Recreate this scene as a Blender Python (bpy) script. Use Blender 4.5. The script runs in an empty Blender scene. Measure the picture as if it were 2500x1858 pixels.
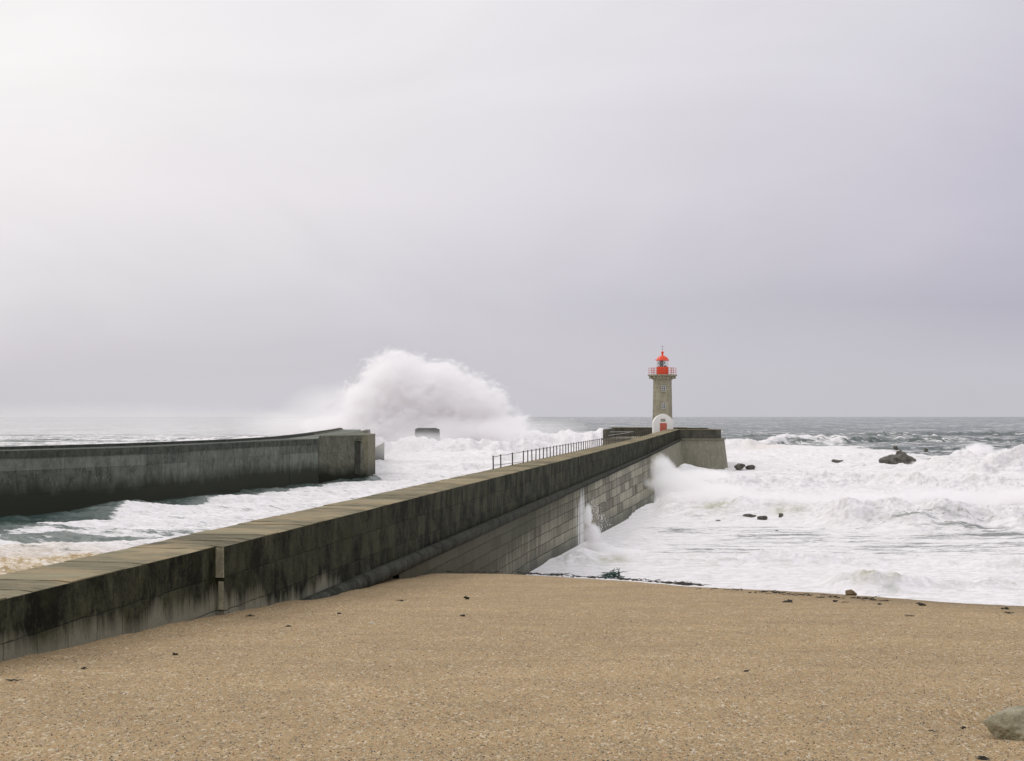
import bpy, bmesh, math, random
import numpy as np
from mathutils import Vector, Matrix
R = math.radians
random.seed(7)
scn = bpy.context.scene
C = scn.collection

# ------------------------------------------------------------------ camera
CAMH = 11.0          # metres above the sea
F = 3570.0           # focal length in pixels of a 2500 px wide frame
cam_d = bpy.data.cameras.new('camera')
cam = bpy.data.objects.new('camera', cam_d); C.objects.link(cam)
cam.location = (0, 0, CAMH); cam.rotation_euler = (R(90), 0, 0)
cam_d.sensor_width = 36; cam_d.lens = 36 * F / 2500; cam_d.shift_y = 88 / 2500
cam_d.clip_start = 0.5; cam_d.clip_end = 120000
scn.camera = cam

# ------------------------------------------------------------------ light and sky
SUN_EL, SUN_AZ = R(42), R(-52)       # azimuth from +Y towards +X
scn.view_settings.view_transform = 'Standard'; scn.view_settings.look = 'None'
scn.view_settings.exposure = 0.0; scn.view_settings.gamma = 1
cy = scn.cycles
cy.max_bounces = 14; cy.diffuse_bounces = 3; cy.glossy_bounces = 3; cy.volume_bounces = 12
cy.transparent_max_bounces = 12
cy.volume_step_rate = 0.6; cy.volume_max_steps = 256
cy.use_denoising = True
try: cy.denoiser = 'OPENIMAGEDENOISE'
except Exception: pass
w = bpy.data.worlds.new('World'); scn.world = w; w.use_nodes = True
nt = w.node_tree; nt.nodes.clear()
def N(t, ty, **kw):
    n = t.nodes.new(ty)
    for k, v in kw.items(): setattr(n, k, v)
    return n
def math_(t, op, a, b=None, c=None, clamp=False):
    n = N(t, 'ShaderNodeMath', operation=op, use_clamp=clamp)
    for i, v in enumerate((a, b, c)):
        if v is None: continue
        if isinstance(v, (int, float)): n.inputs[i].default_value = v
        else: t.links.new(v, n.inputs[i])
    return n.outputs[0]
def mix_(t, fac, a, b, blend='MIX'):
    n = N(t, 'ShaderNodeMix', data_type='RGBA', blend_type=blend)
    for k, v in ((0, fac), (6, a), (7, b)):
        if isinstance(v, (int, float)): n.inputs[k].default_value = v
        elif isinstance(v, tuple): n.inputs[k].default_value = (*v[:3], 1)
        else: t.links.new(v, n.inputs[k])
    return n.outputs[2]
def ramp_(t, fac, stops, interp='LINEAR'):
    n = N(t, 'ShaderNodeValToRGB'); cr = n.color_ramp; cr.interpolation = interp
    while len(cr.elements) < len(stops): cr.elements.new(0.5)
    for e, (p, c) in zip(cr.elements, stops):
        e.position = p; e.color = (c, c, c, 1) if isinstance(c, (int, float)) else (*c, 1)
    t.links.new(fac, n.inputs[0]); return n.outputs[0]
def noise_(t, vec, scale, detail=4, rough=0.55, dist=0.0, vscale=None, out=0):
    if vscale is not None:
        mp = N(t, 'ShaderNodeMapping'); mp.inputs['Scale'].default_value = vscale
        t.links.new(vec, mp.inputs[0]); vec = mp.outputs[0]
    n = N(t, 'ShaderNodeTexNoise'); n.inputs['Scale'].default_value = scale
    n.inputs['Detail'].default_value = detail; n.inputs['Roughness'].default_value = rough
    n.inputs['Distortion'].default_value = dist
    t.links.new(vec, n.inputs['Vector']); return n.outputs[out]
tc = N(nt, 'ShaderNodeTexCoord'); gen = tc.outputs['Generated']
sky = N(nt, 'ShaderNodeTexSky', sky_type='NISHITA', sun_disc=False)
sky.sun_elevation = SUN_EL; sky.sun_rotation = SUN_AZ; sky.air_density = 1; sky.dust_density = 4
skyc = N(nt, 'ShaderNodeVectorMath', operation='SCALE'); skyc.inputs['Scale'].default_value = 0.06
nt.links.new(sky.outputs[0], skyc.inputs[0])
sp = N(nt, 'ShaderNodeSeparateXYZ'); nt.links.new(gen, sp.inputs[0])
el = sp.outputs[2]
# side: -0.35 (left edge) .. 0.35 (right edge)
# cloud deck: brightest high on the left, mauve grey to the right, a soft grey band low down
wob = noise_(nt, gen, 1.6, 3, 0.5, 0.4, vscale=(1, 1, 3.2))
fine = noise_(nt, gen, 4.2, 5, 0.5, 0.8, vscale=(1, 1, 2.4))
side = math_(nt, 'ADD', sp.outputs[0], math_(nt, 'MULTIPLY', math_(nt, 'SUBTRACT', wob, 0.5), 0.28))
up = math_(nt, 'ADD', el, math_(nt, 'MULTIPLY', math_(nt, 'SUBTRACT', fine, 0.5), 0.045))
a_side = math_(nt, 'MULTIPLY_ADD', side, 1.55, 0.38, clamp=True)
base_l = ramp_(nt, up, [(0.0, (0.640, 0.630, 0.665)), (0.04, (0.670, 0.645, 0.695)), (0.085, (0.770, 0.748, 0.785)),
                        (0.150, (0.925, 0.885, 0.900)), (0.25, (0.965, 0.940, 0.940)), (0.6, (1.15, 1.14, 1.13)), (1.0, (1.30, 1.29, 1.29))])
base_r = ramp_(nt, up, [(0.0, (0.570, 0.565, 0.610)), (0.035, (0.560, 0.552, 0.610)), (0.075, (0.475, 0.462, 0.545)),
                        (0.15, (0.560, 0.540, 0.635)), (0.27, (0.655, 0.635, 0.705)), (0.6, (0.95, 0.95, 1.0)), (1.0, (1.30, 1.29, 1.29))])
cloud = mix_(nt, a_side, base_l, base_r)
tone = math_(nt, 'MULTIPLY_ADD', math_(nt, 'SUBTRACT', fine, 0.5), 0.15, 1.0)
cl2 = N(nt, 'ShaderNodeVectorMath', operation='SCALE'); nt.links.new(cloud, cl2.inputs[0]); nt.links.new(tone, cl2.inputs['Scale'])
fin = mix_(nt, 0.93, skyc.outputs[0], cl2.outputs[0])
bg = N(nt, 'ShaderNodeBackground'); bg.inputs[1].default_value = 1.0
nt.links.new(fin, bg.inputs[0])
wo = N(nt, 'ShaderNodeOutputWorld'); nt.links.new(bg.outputs[0], wo.inputs[0])

sl = bpy.data.lights.new('sun', 'SUN'); sl.energy = 0.75; sl.angle = R(20); sl.color = (1, 0.96, 0.92)
so = bpy.data.objects.new('sun', sl); C.objects.link(so)
d = Vector((math.sin(SUN_AZ) * math.cos(SUN_EL), math.cos(SUN_AZ) * math.cos(SUN_EL), math.sin(SUN_EL)))
so.rotation_euler = (-d).to_track_quat('-Z', 'Y').to_euler(); so.location = (0, 0, 60)

# ------------------------------------------------------------------ numpy noise
def _hash(ix, iy, seed):
    h = (ix.astype(np.int64) * 374761393 + iy.astype(np.int64) * 668265263 + seed * 1442695041) & 0xFFFFFFFF
    h = ((h ^ (h >> 13)) * 1274126177) & 0xFFFFFFFF
    h = h ^ (h >> 16)
    return h
def perlin(x, y, seed=0):
    ix = np.floor(x); iy = np.floor(y); fx = x - ix; fy = y - iy
    u = fx * fx * fx * (fx * (fx * 6 - 15) + 10); v = fy * fy * fy * (fy * (fy * 6 - 15) + 10)
    def g(a, b):
        h = _hash(ix + a, iy + b, seed); an = (h & 1023) * (2 * math.pi / 1024)
        return np.cos(an) * (fx - a) + np.sin(an) * (fy - b)
    n0 = g(0, 0) * (1 - u) + g(1, 0) * u; n1 = g(0, 1) * (1 - u) + g(1, 1) * u
    return (n0 * (1 - v) + n1 * v) * 1.4
def fbm(x, y, o=4, seed=0, gain=0.5, lac=2.03, billow=False):
    s = 0; a = 1; t = 0
    for i in range(o):
        n = perlin(x, y, seed + i * 17)
        s = s + a * ((1 - 2 * np.abs(n)) if billow else n); t += a; a *= gain; x = x * lac + 3.1; y = y * lac + 7.7
    return s / t
def sstep(a, b, x):
    t = np.clip((x - a) / (b - a), 0, 1); return t * t * (3 - 2 * t)

# ------------------------------------------------------------------ object helpers
def tag(o, label=None, cat=None, group=None, kind=None):
    if label: o['label'] = label
    if cat: o['category'] = cat
    if group: o['group'] = group
    if kind: o['kind'] = kind
    return o
def empty(name, loc, label=None, cat=None, group=None):
    o = bpy.data.objects.new(name, None); C.objects.link(o); o.location = loc; o.empty_display_size = 0.3
    return tag(o, label, cat, group)
def wloc(p):
    v = Vector((0, 0, 0))
    while p is not None: v += p.location; p = p.parent
    return v
class MB:
    def __init__(s): s.v = []; s.f = []
    def add(s, vs, fs):
        b = len(s.v); s.v += [tuple(p) for p in vs]; s.f += [tuple(i + b for i in f) for f in fs]; return s
    def box(s, c, sz, rz=0.0, taper=1.0):
        cx, cy_, cz = c; hx, hy, hz = sz[0] / 2, sz[1] / 2, sz[2] / 2; ca, sa = math.cos(rz), math.sin(rz); vs = []
        for z, k in ((-hz, 1), (hz, taper)):
            for x, y in ((-hx, -hy), (hx, -hy), (hx, hy), (-hx, hy)):
                vs.append((cx + (x * ca - y * sa) * k, cy_ + (x * sa + y * ca) * k, cz + z))
        return s.add(vs, [(3, 2, 1, 0), (4, 5, 6, 7), (0, 1, 5, 4), (1, 2, 6, 5), (2, 3, 7, 6), (3, 0, 4, 7)])
    def tube(s, pts, r, n=8, cap=True):
        pts = [Vector(p) for p in pts]; rs = r if isinstance(r, (list, tuple)) else [r] * len(pts); vs = []
        for i, p in enumerate(pts):
            t = (pts[min(i + 1, len(pts) - 1)] - pts[max(i - 1, 0)]).normalized()
            a = Vector((0, 0, 1)) if abs(t.z) < 0.9 else Vector((1, 0, 0))
            u = t.cross(a).normalized(); v = t.cross(u)
            for k in range(n):
                an = 2 * math.pi * k / n; vs.append(p + (u * math.cos(an) + v * math.sin(an)) * rs[i])
        fs = [(i * n + k, i * n + (k + 1) % n, (i + 1) * n + (k + 1) % n, (i + 1) * n + k) for i in range(len(pts) - 1) for k in range(n)]
        if cap: fs += [tuple(range(n - 1, -1, -1)), tuple((len(pts) - 1) * n + k for k in range(n))]
        return s.add(vs, fs)
    def lathe(s, c, prof, n=24, rot=0.0, cap=True):
        vs = [(c[0] + r * math.cos(rot + 2 * math.pi * k / n), c[1] + r * math.sin(rot + 2 * math.pi * k / n), z) for r, z in prof for k in range(n)]
        fs = [(i * n + k, i * n + (k + 1) % n, (i + 1) * n + (k + 1) % n, (i + 1) * n + k) for i in range(len(prof) - 1) for k in range(n)]
        if cap: fs += [tuple(range(n - 1, -1, -1)), tuple((len(prof) - 1) * n + k for k in range(n))]
        return s.add(vs, fs)
    def prism(s, poly, z0, z1, poly2=None):
        n = len(poly); p2 = poly2 or poly
        vs = [(x, y, z0) for x, y in poly] + [(x, y, z1) for x, y in p2]
        return s.add(vs, [tuple(range(n - 1, -1, -1)), tuple(range(n, 2 * n))] + [(i, (i + 1) % n, n + (i + 1) % n, n + i) for i in range(n)])
    def grid(s, rows):      # rows: list of equal-length point lists
        m = len(rows[0]); b = [p for r in rows for p in r]
        return s.add(b, [(i * m + j, i * m + j + 1, (i + 1) * m + j + 1, (i + 1) * m + j) for i in range(len(rows) - 1) for j in range(m - 1)])
    def build(s, name, mat, parent=None, smooth=False, bevel=0.0):
        o_ = wloc(parent) if parent else Vector((0, 0, 0))
        me = bpy.data.meshes.new(name); me.from_pydata([(x - o_.x, y - o_.y, z - o_.z) for x, y, z in s.v], [], s.f)
        bm = bmesh.new(); bm.from_mesh(me)
        bmesh.ops.recalc_face_normals(bm, faces=bm.faces)
        if bevel:
            es = [e for e in bm.edges if e.is_manifold and e.calc_face_angle(0) > 0.5]
            bmesh.ops.bevel(bm, geom=es, offset=bevel, segments=2, affect='EDGES', clamp_overlap=True)
        bm.to_mesh(me); bm.free()
        me.materials.append(mat)
        if smooth: me.polygons.foreach_set('use_smooth', [True] * len(me.polygons))
        o = bpy.data.objects.new(name, me); C.objects.link(o)
        if parent: o.parent = parent
        return o
def centred(o):            # move a top-level mesh's origin to its base
    me = o.data; n = len(me.vertices); co = np.empty(n * 3); me.vertices.foreach_get('co', co); co = co.reshape(-1, 3)
    c = np.array([(co[:, 0].min() + co[:, 0].max()) / 2, (co[:, 1].min() + co[:, 1].max()) / 2, co[:, 2].min()])
    me.vertices.foreach_set('co', (co - c).ravel()); o.location = c; me.update(); return o

# ------------------------------------------------------------------ materials
def mat(name):
    m = bpy.data.materials.new(name); m.use_nodes = True; t = m.node_tree
    return m, t, t.nodes['Principled BSDF']
def pos(t): return N(t, 'ShaderNodeNewGeometry').outputs['Position']
def rotz(t, vec, ang):     # returns position with x = across, y = along
    n = N(t, 'ShaderNodeVectorRotate', rotation_type='Z_AXIS'); n.inputs['Angle'].default_value = ang
    t.links.new(vec, n.inputs['Vector']); return n.outputs[0]
def sep(t, vec):
    n = N(t, 'ShaderNodeSeparateXYZ'); t.links.new(vec, n.inputs[0]); return n.outputs
def comb(t, x, y, z=0.0):
    n = N(t, 'ShaderNodeCombineXYZ')
    for i, v in enumerate((x, y, z)):
        if isinstance(v, (int, float)): n.inputs[i].default_value = v
        else: t.links.new(v, n.inputs[i])
    return n.outputs[0]
def bump(t, b, h, strength=0.4, dist=0.05):
    n = N(t, 'ShaderNodeBump'); n.inputs['Strength'].default_value = strength; n.inputs['Distance'].default_value = dist
    t.links.new(h, n.inputs['Height']); t.links.new(n.outputs[0], b.inputs['Normal'])
def flat(name, col, rough=0.6, metallic=0.0, var=0.15, scale=3.0, bumps=0.1):
    m, t, b = mat(name); p = pos(t)
    n = noise_(t, p, scale, 6, 0.6)
    c = mix_(t, n, tuple(x * (1 - var) for x in col), tuple(min(1, x * (1 + var)) for x in col))
    t.links.new(c, b.inputs['Base Color']); b.inputs['Roughness'].default_value = rough; b.inputs['Metallic'].default_value = metallic
    bump(t, b, n, bumps, 0.02)
    return m
WA = math.atan(0.1533)     # bearing of the pier wall

def concrete(name, dark, light, ang, foot=None, joints=(2.6, 1.35), jdark=0.4, wet=0.55, lo=0.42, hi=0.66, lichen=None, foot_col=None, band=None, patch=0.0):
    """weathered sea wall: vertical run-off streaks, blotches, block joints, paler foot"""
    m, t, b = mat(name); q = rotz(t, pos(t), ang); s = sep(t, q)
    streak = noise_(t, q, 1.0, 6, 0.68, 0.5, vscale=(1.1, 1.1, 0.30))
    blot = noise_(t, q, 0.75, 8, 0.72, 0.5)
    fine = noise_(t, q, 9.0, 5, 0.75)
    f = math_(t, 'ADD', math_(t, 'MULTIPLY', streak, 0.32), math_(t, 'ADD', math_(t, 'MULTIPLY', blot, 0.43), math_(t, 'MULTIPLY', fine, 0.25)))
    if patch:
        # concrete pours of slightly different tone
        br0 = N(t, 'ShaderNodeTexBrick'); br0.offset = 0.37
        br0.inputs['Color1'].default_value = (0.5 - patch, 0.5 - patch, 0.5 - patch, 1); br0.inputs['Color2'].default_value = (0.5 + patch, 0.5 + patch, 0.5 + patch, 1)
        br0.inputs['Mortar'].default_value = (0.5, 0.5, 0.5, 1)
        br0.inputs['Mortar Size'].default_value = 0.0; br0.inputs['Brick Width'].default_value = joints[0]; br0.inputs['Row Height'].default_value = joints[1]; br0.inputs['Scale'].default_value = 1
        t.links.new(comb(t, s[1], s[2]), br0.inputs['Vector'])
        f = math_(t, 'ADD', f, math_(t, 'SUBTRACT', sep(t, br0.outputs[0])[0], 0.5))
    c = mix_(t, ramp_(t, f, [(lo, 0.0), (hi, 1.0)]), dark, light)
    if lichen:
        c = mix_(t, math_(t, 'MULTIPLY', ramp_(t, noise_(t, q, 0.8, 6, 0.7, 0.5, vscale=(1, 1, 0.5)), [(0.52, 0.0), (0.68, 1.0)]), 0.7), c, lichen)
    dr = noise_(t, q, 1.0, 6, 0.75, 0.1, vscale=(4.0, 4.0, 0.9)); sp_ = noise_(t, q, 4.0, 6, 0.8)
    c = mix_(t, math_(t, 'MULTIPLY', ramp_(t, math_(t, 'ADD', math_(t, 'MULTIPLY', dr, 0.6), math_(t, 'MULTIPLY', sp_, 0.4)), [(0.53, 0.0), (0.66, 1.0)]), 0.55), c, tuple(min(1, x * 1.8) for x in light))
    if foot is not None:   # foot: list of (along, height) at which the clean foot ends -> linear
        y0, z0, y1, z1 = foot
        hz = math_(t, 'MULTIPLY_ADD', s[1], (z1 - z0) / (y1 - y0), z0 - y0 * (z1 - z0) / (y1 - y0))
        rag = math_(t, 'MULTIPLY', math_(t, 'SUBTRACT', noise_(t, q, 1.0, 6, 0.7, 0.4, vscale=(0.55, 0.55, 0.10)), 0.5), 2.6)
        dz = math_(t, 'ADD', math_(t, 'SUBTRACT', hz, s[2]), rag)
        c = mix_(t, math_(t, 'MULTIPLY', ramp_(t, math_(t, 'MULTIPLY_ADD', dz, 0.9, 0.5), [(0.3, 0.0), (0.8, 1.0)]), 0.8), c, mix_(t, fine, tuple(x * 0.8 for x in foot_col), tuple(x * 1.15 for x in foot_col)))
    if band is not None:   # tide band of dark weed below a height
        z0, w_, col = band
        rag = math_(t, 'MULTIPLY', math_(t, 'SUBTRACT', noise_(t, q, 0.35, 5, 0.65, 0.3, vscale=(1, 1, 0.4)), 0.5), 3.2)
        dz = math_(t, 'DIVIDE', math_(t, 'ADD', math_(t, 'SUBTRACT', z0, s[2]), rag), w_)
        c = mix_(t, ramp_(t, math_(t, 'MULTIPLY_ADD', dz, 0.5, 0.5), [(0.2, 0.0), (0.8, 1.0)]), c, col)
    h = fine
    if joints:
        br = N(t, 'ShaderNodeTexBrick'); br.offset = 0.37
        for k in ('Color1', 'Color2'): br.inputs[k].default_value = (1, 1, 1, 1)
        br.inputs['Mortar'].default_value = (0, 0, 0, 1)
        br.inputs['Mortar Size'].default_value = 0.028; br.inputs['Mortar Smooth'].default_value = 0.8
        br.inputs['Brick Width'].default_value = joints[0]; br.inputs['Row Height'].default_value = joints[1]; br.inputs['Scale'].default_value = 1
        wv = math_(t, 'MULTIPLY', math_(t, 'SUBTRACT', noise_(t, q, 1.2, 3), 0.5), 0.22)
        t.links.new(comb(t, math_(t, 'ADD', s[1], wv), math_(t, 'ADD', s[2], math_(t, 'MULTIPLY', wv, 0.6))), br.inputs['Vector'])
        jf = math_(t, 'MULTIPLY', math_(t, 'SUBTRACT', 1.0, sep(t, br.outputs[0])[0]), math_(t, 'MULTIPLY', ramp_(t, blot, [(0.35, 0.25), (0.6, 1.0)]), 1 - jdark))
        c = mix_(t, jf, c, tuple(x * 0.3 for x in dark))
        h = math_(t, 'SUBTRACT', fine, jf)
    t.links.new(c, b.inputs['Base Color'])
    b.inputs['Roughness'].default_value = 0.8; b.inputs['Specular IOR Level'].default_value = 0.12
    bump(t, b, h, 0.6, 0.05)
    return m

M = {}
M['wall'] = concrete('algae_dark_concrete', (0.004, 0.005, 0.002), (0.059, 0.061, 0.036), WA, foot=(31, 6.05, 62, 4.00), joints=(1.55, 1.02), jdark=0.30,
                     foot_col=(0.27, 0.26, 0.20), lichen=(0.040, 0.042, 0.014), lo=0.45, hi=0.58, patch=0.035)
M['wall_light'] = concrete('pale_lit_concrete', (0.20, 0.19, 0.13), (0.46, 0.44, 0.32), WA, joints=None)  # pale ledge stone, also the painted light of the wall step
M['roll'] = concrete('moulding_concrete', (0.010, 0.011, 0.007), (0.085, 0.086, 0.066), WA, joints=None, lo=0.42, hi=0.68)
M['head'] = concrete('head_concrete', (0.15, 0.145, 0.105), (0.33, 0.315, 0.25), WA, joints=None, lo=0.30, hi=0.74, wet=0.7)
M['head_top'] = concrete('head_parapet_concrete', (0.045, 0.045, 0.036), (0.135, 0.128, 0.10), WA, joints=(6, 3), jdark=0.7, lo=0.42, hi=0.66, wet=0.7)
M['head_left'] = concrete('head_inner_lit_concrete', (0.07, 0.068, 0.05), (0.16, 0.15, 0.115), WA, joints=None, wet=0.8)  # lighter parapet concrete, light on the inner faces painted in
M['bw'] = concrete('breakwater_concrete', (0.050, 0.058, 0.046), (0.200, 0.212, 0.180), -0.45, joints=(9.5, 2.6), jdark=0.35, band=(3.3, 1.5, (0.040, 0.043, 0.030)), lo=0.38, hi=0.62, patch=0.06)
M['bw_lip'] = concrete('breakwater_lip_concrete', (0.030, 0.035, 0.028), (0.125, 0.132, 0.110), -0.45, joints=(7.5, 6), jdark=0.5, lo=0.42, hi=0.66)
M['bw_block'] = concrete('breakwater_block_concrete', (0.065, 0.068, 0.050), (0.215, 0.210, 0.165), 1.2, joints=(4.5, 2.5), jdark=0.3, band=(2.2, 1.8, (0.020, 0.021, 0.014)), lo=0.40, hi=0.66)
M['bw_side'] = concrete('breakwater_side_lit_concrete', (0.12, 0.115, 0.075), (0.26, 0.245, 0.17), 0.0, joints=None, band=(2.2, 2.0, (0.05, 0.05, 0.035)))  # lighter copy of the block concrete, light on its end painted in

def mat_masonry():
    m, t, b = mat('granite_masonry'); uvn = N(t, 'ShaderNodeUVMap', uv_map='UVMap'); su = sep(t, uvn.outputs[0]); q = comb(t, 0.0, su[0], su[1]); s = sep(t, q)
    wv = math_(t, 'MULTIPLY', math_(t, 'SUBTRACT', noise_(t, q, 0.5, 3), 0.5), 0.5)
    v = comb(t, math_(t, 'ADD', s[1], wv), math_(t, 'ADD', s[2], math_(t, 'MULTIPLY', wv, 0.35)))
    br = N(t, 'ShaderNodeTexBrick'); br.offset = 0.5; br.offset_frequency = 2; br.squash = 0.72; br.squash_frequency = 3
    br.inputs['Color1'].default_value = (0.13, 0.13, 0.13, 1); br.inputs['Color2'].default_value = (0.9, 0.9, 0.9, 1); br.inputs['Mortar'].default_value = (0, 0, 0, 1)
    br.inputs['Mortar Size'].default_value = 0.024; br.inputs['Mortar Smooth'].default_value = 0.5; br.inputs['Bias'].default_value = 0.0
    br.inputs['Brick Width'].default_value = 3.6; br.inputs['Row Height'].default_value = 0.68; br.inputs['Scale'].default_value = 1
    t.links.new(v, br.inputs['Vector'])
    tone = sep(t, br.outputs[0])[0]; mort = br.outputs['Fac']
    st = noise_(t, q, 1.0, 5, 0.70, 0.2, vscale=(0.6, 1.5, 0.14))
    fine = noise_(t, q, 5.0, 6, 0.7)
    f = math_(t, 'ADD', math_(t, 'MULTIPLY', tone, 0.30), math_(t, 'ADD', math_(t, 'MULTIPLY', st, 0.60), math_(t, 'MULTIPLY', fine, 0.28)))
    c = mix_(t, ramp_(t, f, [(0.36, 0.0), (0.72, 1.0)]), (0.036, 0.034, 0.020), (0.31, 0.29, 0.22))
    # green growth and darker granite towards the beach and higher up, a weed band at the water
    near = ramp_(t, math_(t, 'MULTIPLY_ADD', math_(t, 'SUBTRACT', math_(t, 'ADD', s[1], math_(t, 'MULTIPLY', math_(t, 'SUBTRACT', st, 0.5), 50)), math_(t, 'MULTIPLY', s[2], 10.0)), 0.0210, -1.52), [(0.0, 1.0), (0.6, 0.0)])
    c = mix_(t, math_(t, 'MULTIPLY', near, 0.86), c, mix_(t, fine, (0.014, 0.015, 0.007), (0.070, 0.068, 0.030)))
    lowb = math_(t, 'ADD', math_(t, 'SUBTRACT', 1.2, s[2]), math_(t, 'MULTIPLY', math_(t, 'SUBTRACT', fine, 0.5), 1.5))
    c = mix_(t, ramp_(t, lowb, [(0.0, 0.0), (1.0, 0.75)]), c, (0.05, 0.055, 0.045))
    c = mix_(t, math_(t, 'MULTIPLY', mort, math_(t, 'MULTIPLY_ADD', near, -0.65, 0.8)), c, (0.016, 0.015, 0.010))
    # a film of white water running down one strip
    wf = math_(t, 'SUBTRACT', 1.0, math_(t, 'ABSOLUTE', math_(t, 'DIVIDE', math_(t, 'SUBTRACT', s[1], 122.6), 4.2)))
    wn_ = noise_(t, q, 1.0, 4, 0.6, 0.1, vscale=(1, 2.2, 0.10)); tp = math_(t, 'MULTIPLY', math_(t, 'SUBTRACT', 3.0, s[2]), 0.35)
    c = mix_(t, ramp_(t, math_(t, 'ADD', math_(t, 'MULTIPLY', wf, 0.9), math_(t, 'ADD', math_(t, 'MULTIPLY', math_(t, 'SUBTRACT', wn_, 0.5), 2.4), math_(t, 'MINIMUM', tp, 0.1))), [(0.55, 0.0), (0.9, 0.8)]), c, (0.70, 0.69, 0.68))
    t.links.new(c, b.inputs['Base Color']); b.inputs['Roughness'].default_value = 0.7; b.inputs['Specular IOR Level'].default_value = 0.15
    bump(t, b, math_(t, 'SUBTRACT', math_(t, 'MULTIPLY', fine, 0.5), mort), 0.8, 0.12)
    return m
M['masonry'] = mat_masonry()

def mat_coping():
    m, t, b = mat('coping_stone'); q = rotz(t, pos(t), WA)
    ri = N(t, 'ShaderNodeNewGeometry').outputs['Random Per Island']
    n1 = noise_(t, q, 1.0, 5, 0.65, 0.5, vscale=(0.30, 2.6, 1)); n2 = noise_(t, q, 0.45, 4, 0.6); n3 = noise_(t, q, 14, 4, 0.7)
    f = math_(t, 'ADD', math_(t, 'MULTIPLY', n1, 0.55), math_(t, 'ADD', math_(t, 'MULTIPLY', ri, 0.22), math_(t, 'MULTIPLY', n3, 0.25)))
    c = mix_(t, ramp_(t, f, [(0.36, 0.0), (0.62, 1.0)]), (0.070, 0.064, 0.036), (0.262, 0.225, 0.138))
    c = mix_(t, math_(t, 'MULTIPLY', ramp_(t, n2, [(0.48, 0.0), (0.62, 1.0)]), 0.55), c, (0.36, 0.26, 0.145))
    t.links.new(c, b.inputs['Base Color']); b.inputs['Roughness'].default_value = 0.8; b.inputs['Specular IOR Level'].default_value = 0.2
    bump(t, b, math_(t, 'ADD', n3, n1), 0.5, 0.03); return m
M['coping'] = mat_coping()

def mat_sand():
    m, t, b = mat('coarse_sand'); p = pos(t)
    v = N(t, 'ShaderNodeTexVoronoi'); v.inputs['Scale'].default_value = 56; gs = N(t, 'ShaderNodeMapping'); gs.inputs['Scale'].default_value = (1, 0.42, 1); t.links.new(p, gs.inputs[0]); t.links.new(gs.outputs[0], v.inputs['Vector'])
    v2 = N(t, 'ShaderNodeTexVoronoi'); v2.inputs['Scale'].default_value = 22; t.links.new(gs.outputs[0], v2.inputs['Vector'])
    g1 = sep(t, v.outputs['Color']); g2 = sep(t, v2.outputs['Color'])
    n = noise_(t, gs.outputs[0], 30, 4, 0.75); big = noise_(t, p, 0.16, 4, 0.6, 0.6); mid = noise_(t, p, 2.2, 5, 0.7, vscale=(1, 0.6, 1))
    base = mix_(t, big, (0.285, 0.204, 0.102), (0.385, 0.276, 0.146))
    c = mix_(t, ramp_(t, g1[0], [(0.0, 1.0), (0.30, 0.0)]), base, (0.190, 0.128, 0.064))
    c = mix_(t, ramp_(t, g1[1], [(0.82, 0.0), (0.97, 0.7)]), c, (0.55, 0.46, 0.31))
    c = mix_(t, ramp_(t, g1[2], [(0.86, 0.0), (0.92, 0.55)]), c, (0.46, 0.22, 0.09))
    c = mix_(t, ramp_(t, g2[0], [(0.82, 0.0), (0.98, 0.65)]), c, (0.15, 0.125, 0.09))
    c = mix_(t, ramp_(t, g2[1], [(0.88, 0.0), (0.99, 0.55)]), c, (0.64, 0.56, 0.44))
    k = math_(t, 'MULTIPLY_ADD', math_(t, 'SUBTRACT', mid, 0.5), 0.45, 1.0)
    k2 = math_(t, 'MULTIPLY_ADD', math_(t, 'SUBTRACT', n, 0.5), 1.25, 1.0)
    da = N(t, 'ShaderNodeAttribute', attribute_name='damp').outputs['Fac']
    drift = noise_(t, p, 0.35, 5, 0.6, 0.8, vscale=(0.5, 1.2, 1))
    dmp = math_(t, 'MULTIPLY', ramp_(t, math_(t, 'ADD', da, math_(t, 'MULTIPLY', math_(t, 'SUBTRACT', drift, 0.5), 0.7)), [(0.25, 0.0), (0.9, 1.0)]), 0.30)
    k = math_(t, 'MULTIPLY', math_(t, 'MULTIPLY', k, math_(t, 'SUBTRACT', 1.0, dmp)), math_(t, 'MULTIPLY_ADD', math_(t, 'SUBTRACT', drift, 0.5), 0.60, 1.0))
    sc = N(t, 'ShaderNodeVectorMath', operation='SCALE'); t.links.new(c, sc.inputs[0]); t.links.new(math_(t, 'MULTIPLY', k, k2), sc.inputs['Scale'])
    t.links.new(sc.outputs[0], b.inputs['Base Color']); b.inputs['Roughness'].default_value = 0.85
    b.inputs['Specular IOR Level'].default_value = 0.25
    bump(t, b, math_(t, 'ADD', n, math_(t, 'ADD', g1[0], mid)), 0.55, 0.02); return m
M['sand'] = mat_sand()

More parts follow.
